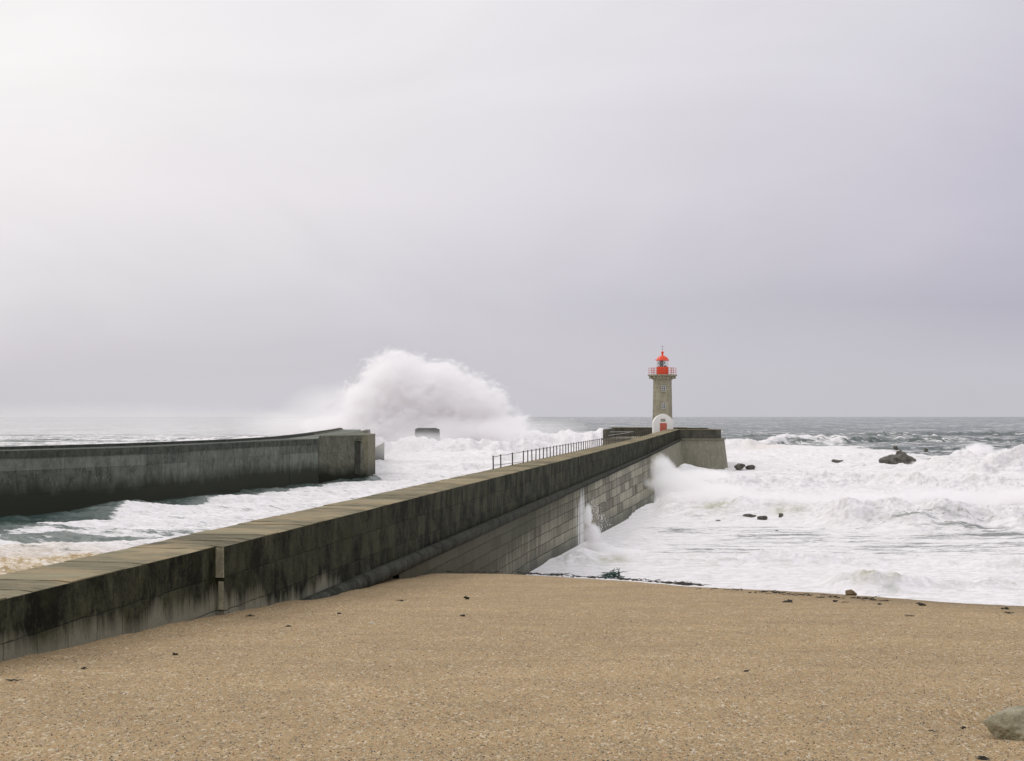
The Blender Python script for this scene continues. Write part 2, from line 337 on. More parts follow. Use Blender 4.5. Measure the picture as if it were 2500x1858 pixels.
def mat_sea():
    m, t, b = mat('stormy_sea'); p = pos(t)
    at = N(t, 'ShaderNodeAttribute', attribute_name='foam'); ch = sep(t, at.outputs['Color'])
    cov, tan_, grn = ch
    s1 = noise_(t, p, 1.0, 7, 0.68, 0.9, vscale=(0.16, 0.50, 0.3))
    s2 = noise_(t, p, 1.0, 5, 0.7, 0.5, vscale=(0.9, 2.4, 1.0))
    far = noise_(t, p, 1.0, 6, 0.65, 0.4, vscale=(0.022, 0.030, 0.05))
    n = math_(t, 'ADD', math_(t, 'MULTIPLY', s1, 0.72), math_(t, 'MULTIPLY', s2, 0.28))
    nn = math_(t, 'MULTIPLY_ADD', math_(t, 'SUBTRACT', n, 0.5), 2.6, 0.5)
    fo = math_(t, 'MULTIPLY_ADD', math_(t, 'SUBTRACT', cov, nn), 5.0, 0.5, clamp=True)
    tx = noise_(t, p, 1.1, 7, 0.72, 0.7, vscale=(0.8, 1.3, 1.0))
    fc = mix_(t, ramp_(t, tx, [(0.34, 0.0), (0.55, 1.0)]), (0.60, 0.59, 0.575), (0.83, 0.80, 0.815))
    sc1 = noise_(t, p, 1.0, 7, 0.75, 0.8, vscale=(1.2, 2.2, 1.0))
    fc = mix_(t, math_(t, 'MULTIPLY', tan_, ramp_(t, sc1, [(0.33, 0.35), (0.50, 1.0)])), fc, mix_(t, ramp_(t, sc1, [(0.40, 0.0), (0.56, 1.0)]), (0.80, 0.70, 0.58), (0.42, 0.31, 0.17)))
    fc = mix_(t, math_(t, 'MULTIPLY', grn, 0.85), fc, (0.36, 0.36, 0.22))
    wc = mix_(t, ramp_(t, far, [(0.38, 0.0), (0.62, 1.0)]), (0.045, 0.072, 0.066), (0.105, 0.130, 0.115))
    wc = mix_(t, math_(t, 'MULTIPLY', ramp_(t, cov, [(0.42, 0.0), (0.66, 0.9)]), math_(t, 'SUBTRACT', 1.0, at.outputs['Alpha'])), wc, (0.44, 0.44, 0.42))
    bs = N(t, 'ShaderNodeBsdfPrincipled'); t.links.new(wc, bs.inputs['Base Color'])
    bs.inputs['Roughness'].default_value = 0.16; bs.inputs['IOR'].default_value = 1.333
    chop = noise_(t, p, 1.0, 7, 0.68, 0.3, vscale=(0.35, 0.75, 0.5)); chop2 = noise_(t, p, 1.0, 5, 0.6, 0.3, vscale=(0.05, 0.10, 0.1))
    bm1 = N(t, 'ShaderNodeBump'); bm1.inputs['Strength'].default_value = 0.9; bm1.inputs['Distance'].default_value = 1.2
    t.links.new(math_(t, 'MULTIPLY_ADD', at.outputs['Alpha'], -0.7, 0.9), bm1.inputs['Strength']); t.links.new(math_(t, 'ADD', chop, math_(t, 'MULTIPLY', chop2, 4.0)), bm1.inputs['Height']); t.links.new(bm1.outputs[0], bs.inputs['Normal'])
    t.links.new(fc, b.inputs['Base Color']); b.inputs['Roughness'].default_value = 0.85; b.inputs['Specular IOR Level'].default_value = 0.15
    bump(t, b, math_(t, 'ADD', tx, s2), 0.55, 0.30)
    mx = N(t, 'ShaderNodeMixShader'); t.links.new(fo, mx.inputs[0]); t.links.new(bs.outputs[0], mx.inputs[1]); t.links.new(b.outputs[0], mx.inputs[2])
    t.links.new(mx.outputs[0], t.nodes['Material Output'].inputs['Surface']); return m
M['sea'] = mat_sea()

def mat_rock(name, dark, light, scale=1.5):
    m, t, b = mat(name); p = pos(t)
    n = noise_(t, p, scale, 7, 0.7, 0.4); n2 = noise_(t, p, scale * 6, 5, 0.7)
    f = math_(t, 'ADD', math_(t, 'MULTIPLY', n, 0.7), math_(t, 'MULTIPLY', n2, 0.3))
    t.links.new(mix_(t, ramp_(t, f, [(0.38, 0.0), (0.62, 1.0)]), dark, light), b.inputs['Base Color'])
    b.inputs['Roughness'].default_value = 0.55; bump(t, b, f, 0.8, 0.6 / scale); return m
M['rock'] = mat_rock('wet_reef_rock', (0.025, 0.024, 0.018), (0.17, 0.155, 0.125), 0.9)  # pale tone raised in the colour to stand for haze over the reef
M['boulder'] = mat_rock('sandy_green_boulder', (0.15, 0.140, 0.070), (0.42, 0.37, 0.25), 3.0)
M['tan_rock'] = mat_rock('tan_beach_rock', (0.13, 0.09, 0.05), (0.36, 0.25, 0.14), 4.0)
M['kelp'] = mat_rock('rotting_seaweed', (0.010, 0.010, 0.006), (0.045, 0.036, 0.020), 12)
M['net'] = mat_rock('green_rope', (0.008, 0.035, 0.028), (0.03, 0.10, 0.075), 14)
M['shell'] = mat_rock('bleached_shell', (0.55, 0.50, 0.42), (0.75, 0.70, 0.62), 12)
M['iron'] = flat('rusty_dark_iron', (0.050, 0.034, 0.028), 0.55, 0.3, 0.5, 6)
M['red'] = flat('orange_red_paint', (0.72, 0.060, 0.012), 0.42, 0, 0.12, 2.0)
M['rail_red'] = flat('faded_red_paint', (0.52, 0.090, 0.050), 0.5, 0, 0.3, 3.0)
M['door'] = flat('salt_faded_red_door', (0.50, 0.120, 0.070), 0.6, 0, 0.12, 3.0)
M['white'] = flat('white_limewash', (0.80, 0.78, 0.75), 0.8, 0, 0.06, 1.2)
M['glass_dark'] = flat('dark_window_glass', (0.035, 0.045, 0.05), 0.15, 0, 0.2, 2.0, 0.0)
M['plaque'] = flat('stone_plaque', (0.30, 0.29, 0.24), 0.7, 0, 0.3, 6.0)
M['lens'] = flat('grey_lens', (0.10, 0.12, 0.13), 0.2, 0, 0.4, 3.0)
def mat_tower():
    m, t, b = mat('granite_tower'); p = pos(t); s = sep(t, p)
    br = N(t, 'ShaderNodeTexBrick'); br.inputs['Brick Width'].default_value = 0.95; br.inputs['Row Height'].default_value = 0.42; br.inputs['Scale'].default_value = 1
    br.inputs['Mortar Size'].default_value = 0.02; br.inputs['Color1'].default_value = (0.35, 0.35, 0.35, 1); br.inputs['Color2'].default_value = (0.65, 0.65, 0.65, 1); br.inputs['Mortar'].default_value = (0.2, 0.2, 0.2, 1)
    t.links.new(comb(t, math_(t, 'ADD', s[0], s[1]), s[2]), br.inputs['Vector'])
    st = noise_(t, p, 1.0, 6, 0.7, 0.4, vscale=(1.6, 1.6, 0.45)); n = noise_(t, p, 5, 5, 0.7)
    f = math_(t, 'ADD', math_(t, 'MULTIPLY', sep(t, br.outputs[0])[0], 0.22), math_(t, 'ADD', math_(t, 'MULTIPLY', st, 0.5), math_(t, 'MULTIPLY', n, 0.28)))
    c = mix_(t, ramp_(t, f, [(0.36, 0.0), (0.62, 1.0)]), (0.165, 0.150, 0.098), (0.40, 0.365, 0.27))
    t.links.new(c, b.inputs['Base Color']); b.inputs['Roughness'].default_value = 0.8
    bump(t, b, f, 0.6, 0.08); return m
M['tower'] = mat_tower()
def mat_lantern_glass():
    m, t, b = mat('lantern_glass'); t.nodes.remove(b); tr = N(t, 'ShaderNodeBsdfTransparent'); tr.inputs[0].default_value = (0.93, 0.95, 0.95, 1); gl = N(t, 'ShaderNodeBsdfGlossy'); gl.inputs['Roughness'].default_value = 0.04
    mx = N(t, 'ShaderNodeMixShader'); mx.inputs[0].default_value = 0.12; t.links.new(tr.outputs[0], mx.inputs[1]); t.links.new(gl.outputs[0], mx.inputs[2]); t.links.new(mx.outputs[0], t.nodes['Material Output'].inputs['Surface']); return m
M['glass'] = mat_lantern_glass()
M['foam_lump'] = flat('wet_foam', (0.86, 0.84, 0.85), 0.8, 0, 0.05, 3.0, 0.5)

# ------------------------------------------------------------------ layout functions
def wx(Y):                          # seaward face of the pier wall
    Y = np.asarray(Y, float)
    return np.where(Y < 250, -10.8 + 0.1533 * (Y - 30.8), 22.80 + 0.232 * (Y - 250))
def wz(Y):                          # its top
    Y = np.asarray(Y, float); return np.where(Y < 250, 7.1, 7.1 + 1.3 * (Y - 250) / 50)
def wn(Y):
    a = WA if Y < 250 else math.atan(0.232); return math.cos(a), -math.sin(a)
def wp(Y, off, z): nx, ny = wn(Y); return (float(wx(Y)) + off * nx, Y + off * ny, z)
def sand_plane(Y): return 7.6 - 0.0605 * Y
def on_sand(px, py):
    r = (py - 1017) / F; Y = 3.4 / (r - 0.0605); return ((px - 1250) / F * Y, Y, sand_plane(Y))
CR = np.array([(-2000, 78), (1063, 74.4), (1237, 73.6), (1462, 69.0), (1687, 62.5), (1912, 59.2), (2249, 55.0), (2500, 51.7), (3300, 46), (4500, 40)], float)
def crest_y(X, Y):
    px = 1250 + X / np.maximum(Y, 5) * F; return np.interp(px, CR[:, 0], CR[:, 1])

# ------------------------------------------------------------------ sand
def make_sand():
    ys = np.concatenate([np.arange(-40, 12, 2.0), np.arange(12, 84, 0.18), np.arange(84, 130, 1.0)])
    rows = []
    nx = 520
    for Y in ys:
        lo = -40 if Y < 12 else 0
        x0 = float(wx(Y)) - 1.2; x1 = 70.0
        tt = np.linspace(0, 1, nx) ** 1.25
        rows.append(x0 + (x1 - x0) * tt)
    X = np.array(rows); Y = np.repeat(ys[:, None], nx, 1)
    cyy = crest_y(X, Y)
    z = 7.6 - 0.0605 * Y
    d = Y - cyy
    # rounded berm crest then a steep swash face
    z = z - 0.16 * (np.log1p(np.exp(np.clip(d / 0.9, -30, 30))) * 0.9) * 1.0
    z = z + 0.10 * fbm(X * 0.12, Y * 0.10, 3, 5) + 0.030 * fbm(X * 0.9, Y * 0.6, 4, 9) + 0.006 * fbm(X * 4, Y * 4, 2, 11) + 0.022 * sstep(25, 40, Y) * fbm(X * 0.35 + Y * 0.1, Y * 1.3, 3, 12)
    # scoured hollow under the roll moulding and a little drift heap along the wall
    dw = X - wx(Y)
    z = z + 0.10 * np.exp(-(dw / 1.2) ** 2) * sstep(18, 40, Y) * (1 - sstep(66, 74, Y)) * (0.6 + 0.8 * fbm(Y * 0.35, Y * 0 + 1.3, 3, 21))
    # hollow round the boulder on the right
    bx, by, _ = on_sand(2440, 1765); rr = np.hypot((X - bx) / 1.1, (Y - by) / 1.5)
    z = z - 0.15 * np.exp(-(np.maximum(rr - 0.5, 0) / 0.45) ** 2)
    # wrack ledge step that runs below the crest line
    led = Y - (cyy - 3.6 - 1.2 * fbm(X * 0.08, Y * 0, 2, 31)); z = z - 0.07 * sstep(-0.3, 0.2, led) * sstep(10, 16, X)
    v = np.stack([X, Y, z], -1).reshape(-1, 3)
    dam = sstep(-11, -0.5, d) * sstep(2, 14, X) + 0.9 * np.exp(-(np.maximum(X - wx(Y), 0) / 1.0) ** 2) * sstep(30, 60, Y)  # damp below the crest; sand also darker close along the wall
    return v, len(ys), nx, dam
def grid_mesh(name, v, nr, nc, m, smooth=True):
    me = bpy.data.meshes.new(name); nv = len(v); nf = (nr - 1) * (nc - 1)
    me.vertices.add(nv); me.vertices.foreach_set('co', v.astype(np.float32).ravel())
    i = np.arange(nr - 1)[:, None] * nc + np.arange(nc - 1)[None, :]
    q = np.stack([i, i + 1, i + nc + 1, i + nc], -1).reshape(-1).astype(np.int32)
    me.loops.add(nf * 4); me.loops.foreach_set('vertex_index', q)
    me.polygons.add(nf); me.polygons.foreach_set('loop_start', np.arange(0, nf * 4, 4, dtype=np.int32)); me.polygons.foreach_set('loop_total', np.full(nf, 4, np.int32))
    me.polygons.foreach_set('use_smooth', np.full(nf, smooth)); me.update(calc_edges=True); me.materials.append(m)
    o = bpy.data.objects.new(name, me); C.objects.link(o); return o
v, nr, nc, dam = make_sand()
sand = grid_mesh('beach_sand', v, nr, nc, M['sand']); tag(sand, kind='structure')
da_ = sand.data.attributes.new('damp', 'FLOAT', 'POINT'); da_.data.foreach_set('value', np.clip(dam, 0, 1).astype(np.float32).ravel())

# ------------------------------------------------------------------ sea
# breakwater foot line, for the calm dark water beside it
BWF = np.array([(-110, 70), (-75, 124), (-53.9, 154), (-44, 174), (-38.6, 207), (-31.6, 240), (-24.5, 250)], float)
def seg_dist(X, Y, P):
    d = np.full(X.shape, 1e9)
    for (ax, ay), (bx, by) in zip(P[:-1], P[1:]):
        L = (bx - ax) ** 2 + (by - ay) ** 2
        t = np.clip(((X - ax) * (bx - ax) + (Y - ay) * (by - ay)) / L, 0, 1)
        d = np.minimum(d, np.hypot(X - ax - t * (bx - ax), Y - ay - t * (by - ay)))
    return d
def bore(X, Y, pts, h, w1, w2, seed, wob=1.5, ws=0.06, pinch=0.35):
    """a broken wave: pts = (X, Y of front, relative height)"""
    P = np.array(pts, float)
    yc = np.interp(X, P[:, 0], P[:, 1]) + wob * fbm(X * ws, X * 0 + seed * 3.7, 4, seed)
    hh = h * np.interp(X, P[:, 0], P[:, 2], left=0, right=0) * (1 + pinch * fbm(X * ws * 1.7, X * 0 + seed, 3, seed + 5))
    s = Y - yc + 0.9 * w1 * fbm(X * 0.16 + seed, Y * 0.22, 3, seed + 9)
    hh = hh * (0.72 + 0.75 * fbm(X * 0.11, Y * 0.17 + seed, 3, seed + 11))
    e = np.where(s < 0, np.exp(-(s / w1) ** 2), np.exp(-(s / w2) ** 2))
    return hh * e, e * np.clip(hh / max(h, .01), 0, 1.4), s
def sea_fields(X, Y):
    Z = np.zeros_like(X); cov = np.zeros_like(X); tan_ = np.zeros_like(X); grn = np.zeros_like(X); turb = np.zeros_like(X)
    pier_x = wx(np.minimum(Y, 300)) - 1.3
    right = (X > pier_x)
    basin = (~right) & (Y < 262)
    px = 1250 + X / np.maximum(Y, 5) * F
    # open-sea swell
    far = sstep(150, 420, Y)
    wX = X + 8 * fbm(X * 0.01, Y * 0.01, 2, 3); wY = Y + 14 * fbm(X * 0.006, Y * 0.004, 3, 4)
    sw = np.sin(wY * 2 * math.pi / 62 + 0.6 * np.sin(X * 0.012)) ; sw = np.sign(sw) * np.abs(sw) ** 1.0
    ridge = 1 - 2 * np.abs(fbm(X * 0.012, Y * 0.028, 4, 41))
    fade = 1 - 0.75 * sstep(900, 4000, Y)
    Z += far * fade * (0.65 * sw + 1.0 * (ridge - 0.55) * 1.3 + 0.55 * fbm(X * 0.06, Y * 0.11, 4, 43))
    # coverage of white water
    shore = np.interp(px, [500, 850, 1000, 1300, 1760, 2050, 2250, 2500, 3300], [380, 560, 900, 640, 520, 480, 330, 290, 260])
    shore = shore * (1 + 0.16 * fbm(X * 0.03, Y * 0.012, 4, 51))
    open_cov = 0.17 + 0.22 * sstep(0.50, 0.95, ridge) + 0.05 * fbm(X * 0.002, Y * 0.001, 2, 52)
    lf = 1 - sstep(-120, 60, X - Y * 0.0) ; open_cov += 0.12 * lf * (1 - sstep(300, 2200, Y)) + 0.04 * lf
    cov = np.where(Y > shore, open_cov + 0.75 * np.exp(-((Y - shore) / (0.10 * shore)) ** 2), 0.93)
    # turbulent foam surface everywhere inside the surf
    inside = 1 - sstep(shore * 0.95, shore * 1.15, Y)
    wx_ = X + 1.2 * fbm(X * 0.35, Y * 0.35, 2, 61); wy_ = Y + 1.2 * fbm(X * 0.35, Y * 0.35, 2, 62)
    lump = fbm(wx_ * 0.33, wy_ * 0.25, 6, 63, 0.56, billow=True)
    lump_f = fbm(wx_ * 1.1, wy_ * 0.8, 4, 64, 0.6, billow=True)
    big = fbm(X * 0.06, Y * 0.06, 3, 65)
    lump2 = fbm(wx_ * 0.13, wy_ * 0.10, 4, 66, 0.48, billow=True); ff = sstep(180, 300, Y); lump = lump * (1 - ff) + lump2 * ff; lump_f = lump_f * (1 - 0.75 * ff)
    k = np.where(right, 0.10 + 0.45 * sstep(165, 210, Y), 0.5)
    k = np.where(basin, 0.09, k)
    Z += inside * (k * lump + 0.30 * k * lump_f + 0.7 * k * big)
    # individual broken waves on the seaward side
    R_ = right.astype(float)
    def add(pts, h, w1, w2, seed, lumpk=0.35, **kw):
        nonlocal Z, turb
        z, e, s = bore(X, Y, pts, h, w1, w2, seed, **kw)
        Z = Z + R_ * (z + lumpk * h * e * (0.75 * lump + 0.4 * lump_f))
        return e, s
    # shore break, bores, wall of white water, outer breakers
    e1, s1 = add([(15, 93, 0), (19.5, 92.5, 0.15), (22, 92, 1.0), (25, 92, 0.85), (28, 93, 0.5), (33, 93.5, 0.75), (45, 93, 0.6)], 1.25, 1.3, 3.0, 101, 0.45, wob=0.6, ws=0.15)
    e2, s2 = add([(4, 109, 0.2), (10, 109, 0.55), (17, 107.8, 0.9), (24, 108.5, 0.8), (29, 110, 0.35), (34, 105, 0.8), (50, 104, 0.9)], 0.85, 1.4, 5.0, 102, 0.60, wob=1.0, ws=0.12)
    e3, s3 = add([(2, 163, 0.6), (14.5, 163, 0.75), (22, 161, 0.7), (29, 159, 0.8), (34, 150, 1.0), (38, 147.5, 1.05), (44, 148, 1.1), (54, 149, 1.1), (90, 150, 1)], 2.1, 5.5, 16, 103, 0.42, wob=2.6, ws=0.08)
    e4, s4 = add([(5, 203, 0.2), (30, 212, 0.5), (38, 226, 0.9), (55, 226, 1), (64, 215, 0.9), (110, 210, 1)], 1.7, 6, 12, 104, 0.5, wob=4, ws=0.05)
    e5, s5 = add([(60, 300, 0), (68, 292, 0.35), (80, 285, 0.55), (88, 280, 1.0), (96, 278, 1.15), (110, 280, 1.0), (160, 285, 0.9)], 3.4, 7.5, 14, 105, 0.40, wob=3, ws=0.04)
    e6, s6 = add([(20, 360, 0.3), (60, 350, 0.6), (80, 360, 0.7), (130, 380, 0.6), (200, 400, 0.6)], 1.7, 5, 14, 106, 0.4, wob=8, ws=0.03)
    e7, s7 = add([(40, 480, 0.3), (80, 500, 0.6), (105, 560, 1.0), (130, 570, 0.9), (150, 600, 0.9), (190, 610, 0.6), (260, 600, 0.5), (320, 640, 0.2)], 3.6, 6, 16, 107, 0.22, wob=10, ws=0.02)
    e8, s8 = add([(120, 760, 0.3), (200, 800, 0.8), (300, 820, 0.6), (380, 850, 0.3)], 3.2, 9, 20, 108, 0.15, wob=14, ws=0.012)
    for e in (e1, e2, e3, e4, e5, e6): cov = np.maximum(cov, R_ * np.clip(e * 1.3, 0, 0.97))
    cov = np.maximum(cov, R_ * np.clip(e7 * 1.1 * (px < 2075), 0, 0.9)); cov = np.where(R_ > 0, np.maximum(cov, 0.5 * e8 * (lump > 0.2)), cov)
    # flat stretch of sliding foam with grey-green slicks
    fl = R_ * sstep(110, 116, Y) * (1 - sstep(143, 150, Y)) * sstep(1520, 1640, px)
    cov = cov - fl * (0.33 + 0.22 * fbm(X * 0.10, Y * 0.16, 3, 71))
    sl2 = R_ * np.exp(-((Y - 153) / 5) ** 2) * np.exp(-((px - 1700) / 70) ** 2); cov = cov - 0.30 * sl2
    cov = cov - R_ * 0.33 * sstep(228, 262, Y) * (1 - sstep(300, 400, Y)) * (0.4 + fbm(X * 0.05, Y * 0.03, 3, 72)) * (1 - np.clip(e5 * 1.4, 0, 1))
    near = R_ * (1 - sstep(100, 108, Y)); cov = np.maximum(cov, near * 0.97)
    # green water in the curls
    def g(pxc, wpx, yc, wy, a): return a * R_ * np.exp(-((px - pxc) / wpx) ** 2 - ((Y - yc) / wy) ** 2)
    grn = g(2128, 30, 91.6, 0.7, 1.3) + g(2178, 18, 91.6, 0.6, 0.9) + g(1742, 40, 160, 3.5, 0.9) + g(1905, 26, 157, 2.5, 0.6) + g(1945, 22, 156, 2.5, 0.5) + g(1495, 34, 109.5, 1.4, 0.9) + g(1950, 60, 176, 3, 0.35) + g(2150, 60, 232, 6, 0.4)
    grn = grn * sstep(-0.35, 0.30, fbm(X * 0.9, Y * 0.7 + Z * 1.4, 5, 74) + 0.08)
    # wave thrown up against the pier wall
    hs = 1.0 * np.exp(-((X - wx(Y) - 2.2) / 2.6) ** 2 - ((Y - 111.5) / 2.2) ** 2); Z += R_ * hs * (0.8 + 0.5 * lump)
    hs2 = 1.6 * np.exp(-((X - 15.5) / 5.0) ** 2 - ((Y - 176) / 10) ** 2) + 1.9 * np.exp(-((X - 30) / 7.0) ** 2 - ((Y - 285) / 14) ** 2)
    Z += R_ * hs2 * (0.8 + 0.5 * lump)
    # harbour mouth between the piers
    B = basin.astype(float)
    bwd = seg_dist(X, Y, BWF)
    calm = np.interp(X, [-80, -54, -44, -38, -30, -22], [26, 17, 12, 8, 5, 2])
    cb = 0.44 + 0.31 * sstep(0.3, 1.5, bwd / np.maximum(calm, .1)) + 0.14 * fbm(X * 0.08, Y * 0.20, 4, 81)
    cb = cb - 0.75 * (1 - sstep(0.55, 1.05, bwd / np.maximum(calm, .1)))
    cb = cb + 0.34 * fbm(X * 0.10, Y * 0.55, 4, 88) * sstep(0, 40, -X)
    cb = cb - 0.42 * np.exp(-((Y - 131 - 0.10 * (X + 40)) / 5.0) ** 2) * sstep(-10, -36, -X * 0 - (X + 46) * -1 * 0 + X * 1.0) 
    cov = np.where(basin, cb, cov)
    bw_w = 0.46 * np.sin((Y * 0.42 - X * 0.36) + 2.2 * fbm(X * 0.05, Y * 0.05, 2, 83)) + 0.34 * fbm(X * 0.3, Y * 0.7, 5, 84) + 0.10 * fbm(X * 1.5, Y * 2.6, 3, 85)
    hump = 1.25 * np.exp(-((X + 41.5) / 6.0) ** 2 - ((Y - 160) / 6.5) ** 2) + 0.8 * np.exp(-((X + 35.5) / 7) ** 2 - ((Y - 182) / 10) ** 2)
    hump = hump * (1 + 0.25 * fbm(X * 0.2, Y * 0.2, 3, 89)); cov = np.where(basin, cov + 0.34 * hump * sstep(-50, -42, X), cov)
    Z += B * (bw_w + hump)
    scum = 1 - sstep(108, 127, Y + 3.5 * fbm(X * 0.2, Y * 0.3, 4, 86) + np.maximum(X + 18, 0) * 0.9)
    tan_ = np.where(basin, scum, 0.0); cov = np.where(basin, np.maximum(cov, scum * 1.1), cov)
    Z += B * scum * 0.10 * fbm(X * 2.2, Y * 3.2, 4, 87, billow=True)
    tan_ = tan_ + R_ * 0.28 * np.exp(-((px - 1860) / 60) ** 2 - ((Y - 480) / 40) ** 2) + R_ * 0.35 * np.exp(-((px - 2150) / 70) ** 2 - ((Y - 252) / 9) ** 2)
    # surf beyond the harbour mouth, under the plume
    mid = (~right) & (Y >= 262)
    Mf = mid.astype(float)
    for (pts, h, w1, w2, sd) in (([(-28, 300, 0), (-18, 298, 0.5), (0, 300, 0.9), (20, 296, 0.4)], 1.8, 3, 10, 111), ([(-26, 345, 0.0), (-8, 350, 1), (28, 352, 0.8)], 2.8, 4, 12, 112),
                                 ([(-60, 410, 0.6), (-25, 404, 1.25), (-10, 400, 1), (40, 415, 0.8)], 4.6, 6, 16, 113), ([(-120, 500, 0.5), (0, 500, 1), (60, 520, 0.9)], 4.8, 8, 22, 114),
                                 ([(-160, 640, 0.2), (0, 640, 0.6), (70, 650, 0.9)], 4.2, 9, 26, 115)):
        z, e, s = bore(X, Y, pts, h, w1, w2, sd, wob=5, ws=0.03); Z += Mf * (z + 0.38 * h * e * (0.75 * lump + 0.4 * lump_f)); cov = np.where(mid, np.maximum(cov, np.clip(e * 1.3, 0, 0.97)), cov)
    return Z, cov, tan_, grn, e3, e5
FY = np.array([60, 66, 80, 92, 103, 115, 130, 145, 158, 164, 262, 300]); FX = np.array([0.5, 0.5, 0.55, 0.75, 1.1, 1.95, 3.15, 4.6, 5.85, 6.2, 0.4, 1.0])
def foot_x(Y):
    Yc = np.clip(Y, 60, 300); base = np.where(Yc < 164, -10.8 + 0.1533 * (Yc - 30.8), 0); pr = np.interp(Yc, FY, FX)
    far_ = np.where(Yc < 262, 15.82 + (26.0 - 15.82) * (Yc - 164) / 98, wx(Yc) + 1.0)
    return np.where(Yc < 164, base + pr, far_)
def make_sea():
    t = np.concatenate([np.linspace(-1.6, -0.46, 90)[:-1], np.linspace(-0.46, 0.46, 1060), np.linspace(0.46, 1.6, 90)[1:]])
    ys = [-60, -20, 10, 30, 50, 70]
    y = 80.0
    while y < 320: ys.append(y); y *= 1.0022
    while y < 900: ys.append(y); y *= 1.0045
    while y < 60000: ys.append(y); y *= 1.02
    ys = np.array(ys)
    Y = np.repeat(ys[:, None], len(t), 1); X = t[None, :] * np.maximum(Y, 60)
    Z, cov, tn, gr, e3, e5 = sea_fields(X, Y)
    rt = (X > wx(np.minimum(Y, 300)) - 1.3) & (Y < 300)
    damp = sstep(foot_x(Y) - 0.2, foot_x(Y) + 2.6, X); Z = np.where(rt, Z * (0.12 + 0.88 * damp), Z)
    Z = np.where(Y < 78, -0.3, Z)
    # lean the crests towards the beach
    zz = np.clip(Z, 0, 4) * (Y > 85) * (Y < 650)
    Yd = Y - 0.30 * np.maximum(Z - 1.0, 0) * (Y > 80) * (Y < 700) + 0.10 * zz * fbm(X * 0.45, Y * 0.45, 3, 131)
    Xd = X + 0.10 * zz * fbm(X * 0.4 + 31, Y * 0.4, 3, 132)
    v = np.stack([Xd, Yd, Z], -1).reshape(-1, 3)
    o = grid_mesh('sea', v, len(ys), len(t), M['sea'])
    a = o.data.color_attributes.new('foam', 'FLOAT_COLOR', 'POINT')
    c = np.stack([np.clip(cov, 0, 1.2), np.clip(tn, 0, 1), np.clip(gr, 0, 1), (X < wx(np.minimum(Y, 300)) - 1.3) & (Y < 262)], -1).astype(np.float32)
    a.data.foreach_set('color', c.ravel())
    tag(o, kind='structure'); return o
sea = make_sea()

# ------------------------------------------------------------------ the pier
pier = empty('pier', (-6.0, 60.0, 0.0), 'long dark weed-stained concrete and granite pier running out from the beach to the lighthouse', 'pier')
JY = 44.3
def wall_rows(y0, y1, off, step, zlow, lay=9, jit=0.02, seed=1):
    ys = np.arange(y0, y1 + 1e-6, step); ys[-1] = y1; rows = []
    for Y in ys:
        zt = float(wz(Y)) - 0.05; r = []
        for k in range(lay + 1):
            z = zt + (zlow - zt) * k / lay
            j = jit * float(fbm(np.array([Y * 0.7]), np.array([z * 0.9]), 3, seed)[0]) if k else 0
            r.append(wp(Y, off + j, z))
        rows.append(r)
    return rows
def wall_body(y0, y1, off, step, seed):
    mb = MB(); rows = wall_rows(y0, y1, off, step, -1.0, 10, 0.05, seed); mb.grid(rows)
    back = [[wp(r_y, -2.5, float(wz(r_y)) - 0.05), wp(r_y, -2.5, 3.0), wp(r_y, -2.5, -1.0)] for r_y in np.linspace(y0, y1, len(rows))]
    mb.grid(back)
    mb.grid([[wp(y, off, float(wz(y)) - 0.05), wp(y, -2.5, float(wz(y)) - 0.05)] for y in np.linspace(y0, y1, len(rows))])
    for y in (y0, y1):
        zt = float(wz(y)) - 0.05; mb.add([wp(y, off, -1), wp(y, off, zt), wp(y, -2.5, zt), wp(y, -2.5, -1)], [(0, 1, 2, 3)])
    return mb
wall_body(-30, JY, -0.25, 0.5, 3).build('parapet_wall', M['wall'], pier)
wall_body(JY + 0.02, 300, 0.0, 0.7, 4).build('parapet_wall', M['wall'], pier)
# coping slabs, each slightly out of line
mb = MB(); y = -30.0; rs = random.Random(4)
while y < 299.5:
    L = rs.uniform(1.15, 2.1) * (1 if rs.random() > 0.2 else 0.55); y2 = min(y + L, 300)
    if y < JY < y2: y2 = JY
    off = (-0.265 if y2 <= JY else -0.01) + rs.uniform(-0.03, 0.005); dz = rs.uniform(-0.012, 0.014); g_ = 0.016
    sk = rs.uniform(-0.06, 0.06)
    vs = []
    n = 7
    for zt in (0, 1):
        for (yy, s_) in ((y + g_, 1), (y2 - g_, 1)):
            for k in range(n + 1):
                o = -2.53 + (off + 2.53) * k / n
                z = float(wz(yy)) + dz * (1 if zt else 1) - (0 if zt else 0.07)
                if zt and k == n: z -= 0.035
                if zt: z += rs.uniform(-0.007, 0.007)
                p = wp(yy + sk * (k / n - 0.5) * 2, o, z); vs.append(p)
    m_ = n + 1; fs = []
    for k in range(n): fs += [(2 * m_ + k, 2 * m_ + k + 1, 3 * m_ + k + 1, 3 * m_ + k), (k, k + 1, m_ + k + 1, m_ + k), (k, k + 1, 2 * m_ + k + 1, 2 * m_ + k), (m_ + k, m_ + k + 1, 3 * m_ + k + 1, 3 * m_ + k)]
    fs += [(0, m_, 3 * m_, 2 * m_), (n, m_ + n, 3 * m_ + n, 2 * m_ + n)]
    mb.add(vs, fs); y = y2
mb.build('coping', M['coping'], pier)
# end face where the outer wall steps forward, painted pale for its sky light
mb = MB(); a, b_ = wp(JY, -0.21, 0), wp(JY, 0.02, 0)
for z0, z1, s_ in ((6.12, 7.03, 0.0), (5.15, 6.0, 0.04)):
    nx, ny = wn(10); c = wp(JY - 0.005, -0.125 + s_ * 0.9, (z0 + z1) / 2); mb.box(c, (0.25 - s_ * 2.5, 0.05, z1 - z0), -WA)
mb.build('lit_step_face', M['wall_light'], pier)
